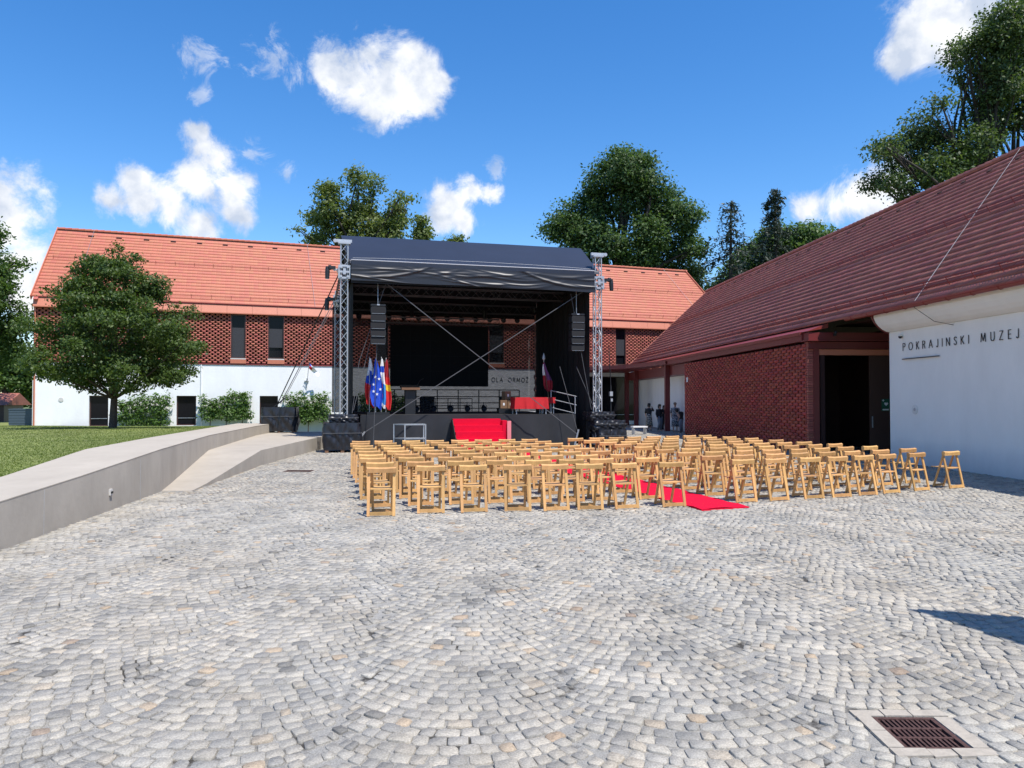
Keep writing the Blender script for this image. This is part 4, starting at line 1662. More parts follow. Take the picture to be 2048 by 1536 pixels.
MB().grid(sheet, 36, 44).build('roof_sheet', M['pvc'], rig, smooth=True)
w_ = MB().tube([(.24, -.265, 6.99), (SW - .22, -.265, 6.99)], .016, 6)
w_.tube([(.3, -.03, 7.10)] + [(.3 + (SW - .6) * k / 12, -.02 + .16 * math.sin(math.pi * k / 12), 7.11 + .095 * math.sin(math.pi * k / 12)) for k in range(1, 12)] + [(SW - .3, -.03, 7.10)], .005, 5)
w_.build('welt', M['pvc_strip'], rig)

MB().grid(lambda u, v: (lambda p: (.12 + (SW - .24) * u, p[1] + .03, p[2] - .06))(sheet(u, v)), 4, 44).build('roof_lining', M['black'], rig)
MB().bx(-.2, SW + .6, SDp + .22, SDp + .25, 5.95, 6.75).build('rear_border', M['black'], rig)
for xg in (.16, SW - .16):
    gp_ = [(p[0] + .05, p[1] - .05) for p in prof[1:]] + [(8.4, 6.2), (-.1, 6.2)]
    MB().prism(gp_, 'x', xg - .01, xg + .01).build('gable_drape', M['black'], rig)

# valance of black film, gathered in swags
rv = np.random.default_rng(3)
creases = []
for k in range(34):
    creases.append((rv.uniform(0, 1), rv.uniform(.05, .95), rv.uniform(.03, .13), rv.normal(0, 1.6), rv.uniform(2, 14), rv.uniform(.035, .09), rv.uniform(.015, .05)))
creases += [(.16, .62, .15, -2.6, 12, .08, .085), (.83, .60, .16, 2.6, 12, .08, .085), (.45, .45, .09, .3, 14, .07, .05), (.60, .30, .06, -.8, 10, .06, .05)]


def val(u, v):
    x = .24 + (SW - .46) * u
    z = 6.83 - .60 * v - .10 * u * v + .012 * math.sin(u * 17) * v
    y = -.285 - .03 * v
    for (u0, v0, lu, sl, cv_, wd, am) in creases:
        du = u - u0
        if abs(du) > 2.6 * lu:
            continue
        dv = (v - (v0 + sl * du - cv_ * du * du)) / wd
        if abs(dv) < 3:
            y -= .42 * am * math.exp(-dv * dv - (du / lu) ** 2)
    y -= .010 * math.sin(u * 55 + 4 * math.sin(u * 13)) * max(0, 1 - v * 1.4) * abs(math.sin(u * 7))
    return (x, y, z)


MB().grid(val, 320, 44).build('valance', M['black_plastic'], rig, smooth=True)
MB().bx(.24, SW - .22, -.275, -.26, 6.81, 6.97).build('valance_band', M['pvc'], rig)
MB().bx(.24, SW - .22, -.25, -.235, 6.15, 6.9).build('valance_lining', M['black'], rig)


def drape(x):
    def fn(u, v):
        y = .3 + (SDp - .5) * u
        return (x + .05 * math.sin(y * 9) + .02 * math.sin(y * 23), y, 6.45 - (6.4) * v)
    return fn


MB().grid(drape(SW - .25), 90, 4).build('side_drape', M['black'], rig, smooth=True)
MB().grid(drape(.30), 90, 4).build('side_drape', M['black'], rig, smooth=True)
# gauze across the back, half see-through
gz = bpy.data.materials.new('black_gauze')
gz.use_nodes = True
N_, L_ = gz.node_tree.nodes, gz.node_tree.links
tr = N_.new('ShaderNodeBsdfTransparent')
ms = N_.new('ShaderNodeMixShader')
N_['Principled BSDF'].inputs['Base Color'].default_value = (.03, .03, .032, 1)
N_['Principled BSDF'].inputs['Roughness'].default_value = .9
tcg = N_.new('ShaderNodeTexCoord')
nz = N_.new('ShaderNodeTexNoise')
nz.inputs['Scale'].default_value = 30
nz.inputs['Detail'].default_value = 3
mpg = N_.new('ShaderNodeMapping')
mpg.inputs['Scale'].default_value = (.12, 1, 1)
L_.new(tcg.outputs['Object'], mpg.inputs[0])
L_.new(mpg.outputs[0], nz.inputs['Vector'])
mg = N_.new('ShaderNodeMapRange')
mg.inputs['To Min'].default_value = .80
mg.inputs['To Max'].default_value = .95
L_.new(nz.outputs['Fac'], mg.inputs['Value'])
L_.new(mg.outputs[0], ms.inputs['Fac'])
L_.new(tr.outputs[0], ms.inputs[1])
L_.new(N_['Principled BSDF'].outputs[0], ms.inputs[2])
L_.new(ms.outputs[0], N_['Material Output'].inputs['Surface'])
MB().grid(lambda u, v: (-.25 + (SW + .9) * u, SDp + .30 + .03 * math.sin(u * 40), 6.3 - 5.0 * v), 60, 3).build('back_gauze', gz, rig, smooth=True)
# bracing straps across the front
st = MB()
st.bar((.62, -.20, .62), (SW - .35, .02, 6.35), .028, .018, up=(0, 1, 0))
st.build('bracing_strap', M['strap'], rig)
st = MB()
st.bar((1.35, .02, 6.35), (SW - .95, -.24, .55), .028, .018, up=(0, 1, 0))
st.build('bracing_strap', M['strap'], rig)
for (a, b) in (((.55, -.35, .45), (.75, -.2, .72)), ((SW - 1.1, -.4, .12), (SW - .88, -.22, .72))):
    MB().bar(a, b, .05, .04).build('ratchet', M['steel'], rig)
for (a, b) in (((1.55, .05, 6.3), (.55, -.05, 3.3)), ((.55, -.05, 3.3), (.30, -.1, 1.4)), ((SW - 1.1, .05, 6.1), (SW - .30, -.1, 1.5)), ((SW - 1.55, .1, 3.2), (SW - .92, -.25, .6)),
               ((SW - .85, .1, 3.2), (SW - .25, -.1, 1.7)), ((1.2, -.05, 4.2), (1.05, -.3, .1)), ((.95, .1, 4.0), (.35, -.05, 1.5))):
    MB().tube([a, b], .012, 5).build('rope', M['strap'], rig)
# guy lines to the ballast on the platform
gy = S(0, SDp * .12, 0)
GB = Vector((-10.15, 32.9, .47))
inv_r = (Matrix.Translation(S(0, 0)) @ Matrix.Rotation(ST_R, 4, 'Z')).inverted()
gl = inv_r @ (GB + Vector((-.1, -.1, 1.25)))
MB().tube([(-.15, .2, 6.6), gl], .022, 6).build('guy_line', M['cable'], rig)
MB().tube([(-.15, SDp, 6.6), gl + Vector((.12, .05, 0))], .02, 6).build('guy_line', M['strap'], rig)
MB().tube([(-.15, SDp, 6.4), gl + Vector((.18, .1, 0))], .012, 6).build('guy_line', M['strap'], rig)


# ballast blocks wrapped in black film
def wrapped(name, label, loc, rz, tiers, seed):
    t = thing(name, label, 'ballast', loc, rz, 'wrapped ballast blocks')
    g_ = np.random.default_rng(seed)
    for (cx, cy, wx, wy, z0, z1) in tiers:
        b = MB()
        ph = g_.uniform(0, 6, 8)

        def fn(u, v):
            a = 2 * math.pi * u
            ca, sa = math.cos(a), math.sin(a)
            k = 1.0 / max(abs(ca), abs(sa))
            k = min(k, 1.33)
            x, y = ca * k * wx / 2, sa * k * wy / 2
            fold = (.030 * math.sin(a * 13 + ph[0] + v * 5 + 2 * math.sin(v * 4 + a)) + .016 * math.sin(a * 23 + ph[1] - v * 9 + math.sin(a * 7)) + .018 * math.sin(v * 11 + a * 7 + ph[2])) * (.35 + .65 * abs(math.sin(math.pi * v)))
            belly = 1 + .045 * math.sin(math.pi * v) + fold
            return (cx + x * belly, cy + y * belly, z0 + (z1 - z0) * v)
        b.grid(fn, 150, 26)
        b.lathe([(.001, z1 + .015), (wx * .52, z1 - .005)], 4, (cx, cy, 0)) if False else b.bx(cx - wx / 2 * .985, cx + wx / 2 * .985, cy - wy / 2 * .985, cy + wy / 2 * .985, z1 - .06, z1 - .012)
        b.build('wrapped_tier', M['wrap'], t, smooth=True, fix=False)
        tp = MB()
        for zz_ in (z0 + (z1 - z0) * .62,):
            tp.tube([(cx - wx * .53, cy - wy * .545, zz_), (cx + wx * .53, cy - wy * .545, zz_)], .014, 4)
        tp.build('lashing', M['strap'], t)
    bs = MB()
    (cx, cy, wx, wy, z0, z1) = tiers[0]
    for k in (-1, 0, 1):
        bs.bx(cx + k * wx * .42 - .06, cx + k * wx * .42 + .06, cy - wy * .48, cy + wy * .48, -.0, z0 + .03)
    bs.build('pallet', M['wood_dark'], t)
    return t


wrapped('ballast_block', 'two tier black wrapped ballast at foot of left front tower', S(-.05, .05), ST_R, [(0, 0, 1.30, 1.2, .10, 1.06), (.05, .05, .98, .95, 1.04, 1.36)], 1)
wrapped('ballast_block', 'stepped black wrapped ballast at foot of right front tower', S(SW + .35, .15), ST_R, [(.1, -.1, 1.15, 1.2, .08, .72), (.05, 0, 1.30, 1.1, .70, 1.08), (-.20, .1, 1.0, .9, 1.07, 1.42)], 2)
wrapped('ballast_block', 'black wrapped ballast cube standing alone on the ramp platform', GB, R(10), [(0, 0, 1.42, 1.2, .06, 1.10)], 3)
sh = MB().tube([(-.25, -.1, 1.1), (.05, 0, 1.38), (.15, .05, 1.5)], .03, 6)
tag(sh.build('guy_shackle', M['cable'], loc=GB), 'steel turnbuckle and shackle on top of the lone ballast cube', 'shackle')
mc = thing('camera_mast', 'slim black pole with clamp on the right ballast block', 'mast', S(SW + .62, .12, 1.42), ST_R)
MB().tube([(0, 0, 0), (0, 0, 1.05)], .035, 8).build('pole', M['black_metal'], mc)
MB().tube([(0, 0, 1.0), (-.08, 0, 2.6)], .016, 6).build('upper_pole', M['black_metal'], mc)
MB().bx(-.06, .06, -.06, .06, .62, .80).bx(-.04, .04, -.10, -.06, .40, .52).build('clamp', M['alu'], mc)

# line array loudspeakers
def line_array(label, s, zt, n):
    t = thing('line_array', label, 'loudspeaker', S(s, -.05, zt), ST_R, 'hanging line arrays')
    MB().bx(-.27, .27, -.2, .2, -.06, 0).build('flying_bar', M['black_metal'], t)
    MB().bx(-.05, .05, -.21, -.201, -.045, -.005).build('name_plate', M['alu'], t)
    z = -.09
    for k in range(n):
        a = R(1.5 * k)
        b = MB()
        hh_ = .265
        prof_ = [(-.24, -hh_ * .5), (-.24, hh_ * .5), (.20, hh_ * .42), (.20, -hh_ * .42)]
        mt = Matrix.Rotation(-a * .6, 3, 'X')
        vs = []
        for xx_ in (-.25, .25):
            for (yy_, zz_) in prof_:
                v_ = mt @ Vector((xx_, yy_, zz_))
                vs.append(v_ + Vector((0, .012 * k * k * .3, z - hh_ / 2)))
        b.add(vs, [(0, 1, 2, 3), (7, 6, 5, 4), (0, 4, 5, 1), (1, 5, 6, 2), (2, 6, 7, 3), (3, 7, 4, 0)])
        e_ = b.build('cabinet', M['black'], t)
        c0 = Vector((0, .012 * k * k * .3 - .243, z - hh_ / 2))
        for sx_ in (-1, 1):
            MB().box(c0 + Vector((sx_ * .262, .03, 0)), (.022, .05, .20)).build('rigging_rail', M['black_metal'], e_)
        MB().box(c0 + Vector((0, -.004, -.128)), (.49, .008, .009)).build('grille_edge', M['steel'], e_)
        z -= hh_ + .012
    MB().tube([(0, 0, 0), (0, .02, 6.4 - zt)], .012, 5).build('hoist_chain', M['steel'], t)


line_array('hanging black line array loudspeaker left, beside the left tower', 1.22, 5.40, 5)
line_array('hanging black line array loudspeaker right, before the black drape', 8.98, 5.28, 5)


# moving lights clamped to the towers
def moving_light(label, s, d, z, side):
    t = thing('moving_light', label, 'stage light', S(s, d, z), ST_R, 'moving lights on the towers')
    MB().bx(-.15, .15, -.12, .12, .0, .14).build('base', M['black_metal'], t)
    MB().bar((side * -.05, 0, -.05), (side * -.32, 0, .02), .08, .08).tube([(side * -.10, 0, .1), (side * -.30, 0, -.20)], .03, 6).build('clamp_arm', M['alu'], t)
    MB().tube([(side * .06, 0, .08), (side * .20, 0, .08)], .12, 12).build('yoke', M['black_metal'], t, smooth=True)
    MB().tube([(side * .24, 0, .12), (side * .24, 0, -.12), (side * .25, -.02, -.48)], [.09, .12, .105], 12).build('head', M['black_metal'], t)
    MB().tube([(side * .25, -.02, -.481), (side * .25, -.02, -.50)], .09, 12).build('lens', M['lens'], t)


_ml = moving_light


def moving_light(label, s, d, z, side):
    _ml(label, s, d, z, side)
    o = [o for o in COL.objects if o.get('label') == label][0]
    o.scale = (.74, .74, .74)


moving_light('black moving light high on left front tower', -.42, 0, 6.66, -1)
moving_light('black moving light lower down beside left front tower', -.42, .9, 5.62, -1)
moving_light('black moving light high on right front tower', SW + .42, 0, 6.64, 1)


# small lamps hanging from the rear truss
def par(label, s, d, z, grp):
    t = thing('par_light', label, 'stage light', S(s, d, z), ST_R, grp)
    MB().tube([(0, 0, .26), (0, 0, .12)], .015, 5).bar((-.13, 0, .12), (.13, 0, .12), .02, .02).bar((-.13, 0, .12), (-.13, 0, -.02), .02, .02).bar((.13, 0, .12), (.13, 0, -.02), .02, .02).build('yoke', M['black_metal'], t)
    MB().tube([(0, .10, .05), (0, -.02, 0), (0, -.14, -.07)], [.07, .11, .125], 12).build('can', M['black_metal'], t)
    MB().tube([(0, -.142, -.071), (0, -.147, -.074)], .105, 12).build('lens', M['lens'], t)


ords = ['first', 'second', 'third', 'fourth', 'fifth', 'sixth', 'seventh', 'eighth', 'ninth', 'tenth', 'eleventh', 'twelfth']
for k in range(12):
    par('small black spotlight under the rear truss, %s from the left' % ords[k], .95 + k * .70, SDp - .25, 5.86, 'spotlights under the rear truss')

# screen and its truss
scr = thing('led_screen', 'large switched off black screen hanging at the back of the stage', 'screen', S(2.35, 7.0, 0), ST_R)
MB().bx(0, 4.66, 0, .10, 2.52, 5.38).build('panel', M['screen'], scr)
for k in range(1, 5):
    MB().bx(4.66 * k / 5 - .004, 4.66 * k / 5 + .004, -.004, -.001, 2.52, 5.38).build('module_joint', M['black'], scr)
for k in range(1, 4):
    MB().bx(.0, 4.66, -.0045, -.0015, 2.52 + 2.86 * k / 4 - .004, 2.52 + 2.86 * k / 4 + .004).build('module_joint', M['black'], scr)
stz = thing('screen_truss', 'short dark truss from which the black screen hangs', 'truss', S(1.9, 7.1, 0), ST_R)
truss(MB(), (0, 0, 5.62), (5.65, 0, 5.62), .32, .022, .012, .34).build('truss', M['alu_dark'], stz)
for xs_ in (1.45, 4.95):
    MB().tube([(xs_, 0, 5.78), (xs_, 0, 6.2)], .10, 8).build('hoist', M['black_metal'], stz)

# stage steps with red carpet
stp = thing('stage_steps', 'red carpeted steps up to the stage front', 'steps', S(4.05, .30, 0), ST_R)
NS_ = 5
SX = 1.85
for k in range(NS_):
    z1 = DZ - .16 - k * .235
    y1 = -.02 - k * .29
    MB().bx(0, SX, y1 - .29, y1, z1 - .245, z1).build('step', M['carpet'], stp)
    if k:
        MB().bx(.06, SX - .06, y1 - .28, -.02 - .29 * 0 - .03, z1 - .30, z1 - .25).build('step_frame', M['black_metal'], stp)
b = MB()
b.prism([(-.02, .0), (-.02, DZ - .18), (-.30, DZ - .2), (-.31 - NS_ * .29 + .29, .0)], 'x', -.035, -.005)
b.build('side_panel', M['black'], stp)
MB().bx(SX + .02, SX + .19, -.55, -.10, .0, DZ - .22).build('side_board', M['carpet'], stp)
MB().bx(SX + .19, SX + .34, -.62, -.50, .0, DZ - .24).build('carpet_roll', M['carpet_back'], stp)

# red carpet down the aisle
cp = MB()
A0, A1 = Vector((3.22, 12.78, .014)), Vector((4.14, 13.12, .014))
e0, e1 = S(4.10, -1.15, .014), S(5.88, -1.15, .014)
Cr, Cl = [], []
for k in range(41):
    t = k / 40
    rr_ = Vector((A1.x + (.35 - A1.x) * t, A1.y + (27.6 - A1.y) * t, .014))
    dv = Vector((A0.x - A1.x, A0.y - A1.y, 0)) * (1.0 + .25 * t)
    w1 = .012 * math.sin(k * 1.3)
    Cr.append(rr_ + Vector((w1, 0, .006 + .006 * math.sin(k * 2.1))))
    Cl.append(rr_ + dv + Vector((w1 * 1.6, 0, .006 + .006 * math.sin(k * 1.7 + 1))))
cw = np.random.default_rng(9)


def carpet_pt(u, v):
    k = min(v * 40, 39.999)
    i = int(k)
    f_ = k - i
    l_, r_ = Cl[i].lerp(Cl[i + 1], f_), Cr[i].lerp(Cr[i + 1], f_)
    p = l_.lerp(r_, u)
    d_ = v * 15.0
    p.z += .010 * max(0, math.sin(d_ * 2.7 + 1.5 * math.sin(u * 4 + d_))) ** 4 + .004 * math.sin(d_ * 9 + u * 5)
    return p


cp.grid(carpet_pt, 10, 320)
for i in range(40):
    for side in (Cl, Cr):
        cp.add([side[i], side[i + 1], (side[i + 1].x, side[i + 1].y, -.01), (side[i].x, side[i].y, -.01)], [(0, 1, 2, 3)])
cp.add([Cl[0], Cr[0], (Cr[0].x, Cr[0].y, -.01), (Cl[0].x, Cl[0].y, -.01)], [(0, 1, 2, 3)])
tag(cp.build('red_carpet', M['carpet']), 'long red carpet running down the aisle between the chairs', 'carpet')

# things on the stage
lc = thing('lectern', 'dark lectern with reddish slanted top on the stage', 'lectern', S(2.62, 1.7, DZ), ST_R)
MB().bx(-.20, .20, -.18, .18, 0, .95).build('pedestal', M['black_metal'], lc)
MB().prism([(-.34, .96), (.34, 1.08), (.34, 1.16), (-.34, 1.05)], 'x', -.36, .36).build('slanted_top', M['wood_dark'], lc)
MB().tube([(.30, .2, 1.12), (.42, .1, 1.35), (.55, -.0, 1.42)], .012, 6).build('microphone', M['cable'], lc)


def table(name, label, s, d, w, dp, h, drop, seed):
    t = thing(name, label, 'table', S(s, d, DZ), ST_R)
    ph = random.random() * 6
    MB().bx(-w / 2, w / 2, -dp / 2, dp / 2, h - .03, h).build('table_top', M['wood_dark'], t)
    c = MB()

    def fn(u, v):
        a = 2 * math.pi * u
        ca, sa = math.cos(a), math.sin(a)
        k = min(1 / max(abs(ca), abs(sa)), 1.38)
        wv = (.02 * math.sin(a * 11 + ph) + .012 * math.sin(a * 23)) * v
        f_ = 1 + .03 * v
        return (ca * k * w / 2 * f_ + ca * wv + .004 * ca, sa * k * dp / 2 * f_ + sa * wv + .004 * sa, h + .006 - drop * v)
    c.grid(fn, 96, 6)
    c.bx(-w / 2, w / 2, -dp / 2, dp / 2, h + .001, h + .008)
    c.build('tablecloth', M['red_cloth'], t, smooth=False)
    for sx_ in (-1, 1):
        for sy_ in (-1, 1):
            MB().bx(sx_ * (w / 2 - .08) - .02, sx_ * (w / 2 - .08) + .02, sy_ * (dp / 2 - .08) - .02, sy_ * (dp / 2 - .08) + .02, 0, h - .03).build('leg', M['steel'], t)
    return t


table('stage_table', 'table with long red cloth at the front right of the stage', 7.32, .95, 1.38, .75, .66, .46, 1)
table('stage_table', 'smaller red draped table behind the longer one on stage', 8.30, 1.75, .62, .6, .66, .24, 2)
for i, (s_, d_, z_, w__, lb) in enumerate(((6.42, 1.7, .0, .36, 'brown cardboard box standing on its own left of red table'), (6.70, 1.75, .0, .34, 'brown cardboard box on stage nearest the red table'), (6.58, 1.78, .36, .34, 'brown cardboard box on top of the two other boxes'))):
    bt = thing('cardboard_box', lb, 'box', S(s_, d_, DZ + .22 + z_), ST_R + R(8 * i), 'boxes on stage')
    MB().bx(-w__ / 2 * .78, w__ / 2 * .78, -.15, .15, 0, .34).build('carton', M['cardboard'], bt)
    MB().bx(-.035, .035, -.154, -.150, .12, .22).build('print', M['paper'], bt)
bs = thing('box_stand', 'low dark crate under the cardboard boxes on stage', 'crate', S(6.56, 1.75, DZ), ST_R)
MB().bx(-.34, .34, -.2, .2, .02, .21).build('body', M['black_metal'], bs)

rl = thing('stage_railing', 'black tube railing along the back edge of the stage', 'railing', S(0, 0, DZ), ST_R)
for k in range(8):
    x = 1.6 + k * 1.02
    MB().tube([(x, 7.7, 0), (x, 7.7, 1.05)], .025, 6).build('post', M['black_metal'], rl)
for z in (.16, .42, .72, 1.05):
    MB().tube([(1.6, 7.7, z), (1.6 + 7 * 1.02, 7.7, z)], .022, 6).build('rail', M['black_metal'], rl)
fr = thing('stage_riser', 'low black tubular frame standing on the stage before the railing', 'frame', S(0, 0, DZ), ST_R)
for k in range(6):
    x = 3.1 + k * .55
    MB().tube([(x, 5.2, 0), (x, 5.2, .62)], .018, 6).build('post', M['black_metal'], fr)
for z in (.30, .62):
    MB().tube([(3.1, 5.2, z), (3.1 + 5 * .55, 5.2, z)], .018, 6).build('rail', M['black_metal'], fr)
for k in range(5):
    par('small black floor spotlight on the stage, %s from the left' % ords[k], 3.25 + k * .75, 4.6, DZ + .22, 'floor spotlights')
hrl = thing('stair_handrail', 'pale metal handrail of side stairs at right of the stage', 'handrail', S(0, 0, DZ), ST_R)
for z in (.25, .60, .95):
    MB().tube([(8.45, 1.6, z), (9.25, .7, z - .25)] if z > .3 else [(8.45, 1.6, .25), (9.2, .75, .02)], .02, 6).build('rail', M['alu'], hrl)
for (x, y, z) in ((8.45, 1.6, .95), (9.2, .75, .72)):
    MB().tube([(x, y, 0), (x, y, z)], .02, 6).build('post', M['alu'], hrl)
cart = thing('steel_frame', 'grey steel tube frame standing before the stage skirt', 'frame', S(1.75, -.75, 0), ST_R)
for (x, y) in ((0, 0), (1.08, 0), (.34, -.5), (1.08 + .0, -.5), (0, -.5)):
    if (x, y) != (0, -.5):
        MB().bx(x - .02, x + .02, y - .02, y + .02, 0, 1.02).build('upright', M['steel'], cart)
for z in (.5, 1.0):
    MB().bar((0, 0, z), (1.08, 0, z), .04, .04).bar((.34, -.5, z), (1.08, -.5, z), .04, .04).bar((0, 0, z), (.34, -.5, z), .035, .035).bar((1.08, 0, z), (1.08, -.5, z), .035, .035).build('rail', M['steel'], cart)
MB().add([(0, 0, .52), (1.08, 0, .52), (1.08, -.5, .52), (.34, -.5, .52)], [(0, 1, 2, 3)]).build('shelf', M['steel'], cart)


def star(mb, c, r, m=0, axis_y=-.006):
    pts = []
    for k in range(10):
        a = math.pi / 2 + k * math.pi / 5
        q = r if k % 2 == 0 else r * .42
        pts.append((c[0] + q * math.cos(a), c[2] + q * math.sin(a)))
    mb.prism(pts, 'y', c[1] + axis_y, c[1], m)


def furled(name, label, s, d, top, ln, wmax, mats, mfn, seed, grp=None, lean=0.0, spear=False, stars=None):
    t = thing(name, label, 'flag', S(s, d, DZ), ST_R, grp)
    MB().tube([(lean * -.0, 0, 0), (lean, 0, top)], .016, 6).build('pole', M['steel'] if not spear else M['wood_dark'], t)
    if spear:
        MB().lathe([(.012, top), (.018, top + .08), (.07, top + .16), (.05, top + .25), (.004, top + .40)], 8, (lean, 0, 0), 1, .4).build('spear_tip', M['alu'], t)
    else:
        MB().lathe([(.010, top), (.022, top + .02), (.004, top + .05)], 8, (lean, 0, 0)).build('finial', M['steel'], t)
    g_ = random.Random(seed)
    p1, p2 = g_.uniform(0, 6), g_.uniform(0, 6)

    def width(v):
        return wmax * (.10 + .90 * min(1, v / .62) ** .8) * (1 if v < .8 else 1 - .25 * (v - .8) / .2)

    def fn(u, v):
        w = width(v)
        x = (u - .42) * w + lean * (1 - v * ln / top) + .02 * math.sin(v * 7 + p1)
        y = -.02 - .055 * math.sin(u * 12 + p2 + v * 2.5) * min(1, v * 2.5) - .02
        z = top - .02 - ln * v * (1 - .10 * (1 - u) * v) - .03 * math.sin(u * 9 + p1) * v
        return (x, y, z)
    c = MB().grid(fn, 26, 40, mfn=mfn).build('cloth', mats, t, smooth=True)
    if stars:
        sm = MB()
        for (u, v) in stars:
            p = fn(u, v)
            star(sm, (p[0], p[1] - .045, p[2]), .062)
        sm.build('star', M['paper'], c)
    return t


furled('flag', 'furled white, blue and red flag, leftmost of the four', .98, .75, 2.15, 1.88, .40, [M['f_white'], M['f_blue'], M['f_red']],
       lambda u, v: 1 if (.26 < v < .34 and .35 < u < .75) else (0 if v < .36 - .05 * u else (1 if v < .60 - .10 * (1 - u) else 2)), 1, 'four flags on stage left')
furled('flag', 'furled blue flag with ring of stars, second of the four', 1.20, .60, 2.12, 1.90, .46, [M['f_blue']], lambda u, v: 0, 2, 'four flags on stage left',
       stars=[(.30, .36), (.72, .40), (.18, .52), (.82, .60), (.28, .66), (.55, .73)])
furled('flag', 'furled white and light blue flag, third of the four', 1.42, .75, 2.15, 1.92, .34, [M['f_white'], M['f_blue'], M['f_sky']],
       lambda u, v: 0 if v < .14 else (1 if v < .28 else (0 if v < .46 + .06 * u else (2 if v < .93 else 0))), 3, 'four flags on stage left')
furled('flag', 'furled red flag with yellow field, rightmost of the four', 1.60, .80, 2.12, 1.95, .34, [M['f_red'], M['f_dkred'], M['f_yellow']],
       lambda u, v: (1 if v < .36 else 0) if not (.50 < v < .63 and u > .35) else 2, 4, 'four flags on stage left')
furled('ceremonial_flag', 'dark red and purple flag on spear tipped pole before black drape', 8.62, 2.2, 2.15, 1.25, .42, [M['f_dkred'], M['f_purple'], M['f_white']],
       lambda u, v: 2 if (u < .30 and .05 < v < .45) else (1 if u > .45 and v < .6 else 0), 5, None, lean=-.30, spear=True)
fsd = thing('flag_stand', 'small dark stand holding the four flags', 'stand', S(1.30, .7, DZ), ST_R)
MB().bx(-.42, .42, -.16, .16, 0, .10).build('base', M['black_metal'], fsd)

# sail added unseen at right, only to cast the corner shadow on the cobbles
cz = 4.2
o_ = Vector((SUN.x / SUN.z * cz, SUN.y / SUN.z * cz, cz))
sail = thing('added_sail', 'added triangular sail right of view, stands in for an unknown shadow caster', 'shade sail', (8.0, 4.0, 0))
tip = Vector((3.57, 6.81, 0)) + o_
pa = Vector((3.57 + .95 * 5.2, 6.81 - .31 * 5.2, 0)) + o_
pbb = Vector((3.57 + .335 * 5.2, 6.81 - .94 * 5.2, 0)) + o_
so = Vector((8.0, 4.0, 0))
MB().add([tip - so, pa - so, pbb - so, tip - so + Vector((0, 0, .02)), pa - so + Vector((0, 0, .02)), pbb - so + Vector((0, 0, .02))],
         [(0, 2, 1), (3, 4, 5), (0, 1, 4, 3), (1, 2, 5, 4), (2, 0, 3, 5)]).build('cloth', M['sill'], sail)
for p in (pa, pbb):
    MB().tube([(p.x - so.x + .1, p.y - so.y, 0), (p.x - so.x, p.y - so.y, cz + .1)], .05, 8).build('post', M['steel'], sail)

# ------------------------------------------------------------------ trees


def limb(mb, p0, p1, r0, r1, bend=.12, n=7, seed=0, seg=5):
    g_ = random.Random(seed)
    p0, p1 = Vector(p0), Vector(p1)
    L_ = (p1 - p0).length
    off = Vector((g_.uniform(-1, 1), g_.uniform(-1, 1), g_.uniform(-.3, .6))) * bend * L_
    pts, rr = [], []
    for k in range(seg + 1):
        t = k / seg
        pts.append(p0.lerp(p1, t) + off * math.sin(math.pi * t) + Vector((g_.uniform(-1, 1), g_.uniform(-1, 1), 0)) * .02 * L_ * (0 if k in (0, seg) else 1))
        rr.append(r0 + (r1 - r0) * t)
    mb.tube(pts, rr, n)


def tree(name, label, loc, blobs, leaf, bark, n, size, seed, trunk_r, trunk_h, clump=.45, per=24, group=None, fork=None, twigs=0, every=1, lr=.5):
    """blobs are relative to the tree's foot: (x, y, z, r) or (x,y,z,rx,ry,rz)"""
    t = thing(name, label, 'tree', loc, 0, group)
    v, f = leaves(blobs, n, size, seed, clump, per)
    np_obj('crown', v, f, leaf, t)
    tr_ = MB()
    top_ = Vector((fork[0], fork[1], trunk_h)) if fork else Vector((0, 0, trunk_h))
    tr_.tube([(0, 0, -.3), (0, 0, .1), top_ * .5, top_], [trunk_r * 1.5, trunk_r * 1.12, trunk_r, trunk_r * .85], 10)
    tr_.build('trunk', bark, t, smooth=True)
    lm = MB()
    for i, b in enumerate(blobs):
        if i % every:
            continue
        limb(lm, top_ - Vector((0, 0, .15)), Vector(b[:3]) + Vector((0, 0, .2 * b[3])), trunk_r * lr, trunk_r * .08, seed=seed + i)
        g_ = random.Random(seed * 31 + i)
        for k in range(twigs):
            c = Vector(b[:3])
            rz_ = b[5] if len(b) == 6 else b[3]
            d = Vector((g_.uniform(-1, 1), g_.uniform(-1, 1), g_.uniform(-.4, 1))).normalized()
            limb(lm, c.lerp(top_, .25), c + Vector((d.x * b[3], d.y * b[3], d.z * rz_)) * .95, trunk_r * .14, trunk_r * .02, n=5, seed=seed * 7 + i * 11 + k, seg=4)
    lm.build('limbs', bark, t, smooth=True)
    return t


# small maple on the lawn
mg_ = random.Random(77)
mp = []
for (zc, R0, nn_, rz_) in ((2.35, 2.9, 13, .42), (3.0, 3.35, 18, .50), (3.8, 3.4, 19, .55), (4.6, 3.15, 17, .55), (5.4, 2.75, 15, .55), (6.15, 2.2, 13, .5), (6.8, 1.6, 9, .45), (7.3, .9, 5, .4)):
    for k in range(nn_):
        a = 2 * math.pi * (k + mg_.random() * .9) / nn_
        rr_ = R0 * mg_.uniform(.45, 1.04)
        s_ = mg_.uniform(.55, .95) * (1 if R0 > 1.5 else .6)
        mp.append((rr_ * math.cos(a) + .05, rr_ * math.sin(a), zc + mg_.uniform(-.3, .35) - .10 * rr_, s_, s_, s_ * .5))
mp += [(-1.0, .0, 7.05, .40, .40, .4), (.7, .1, 7.35, .40, .40, .4), (.1, 0, 7.75, .36, .36, .42), (-2.2, 0, 6.0, .45, .45, .3), (1.9, .1, 6.1, .5, .5, .35), (-3.3, .2, 4.5, .45, .45, .25), (3.3, -.2, 4.3, .45, .45, .25)]
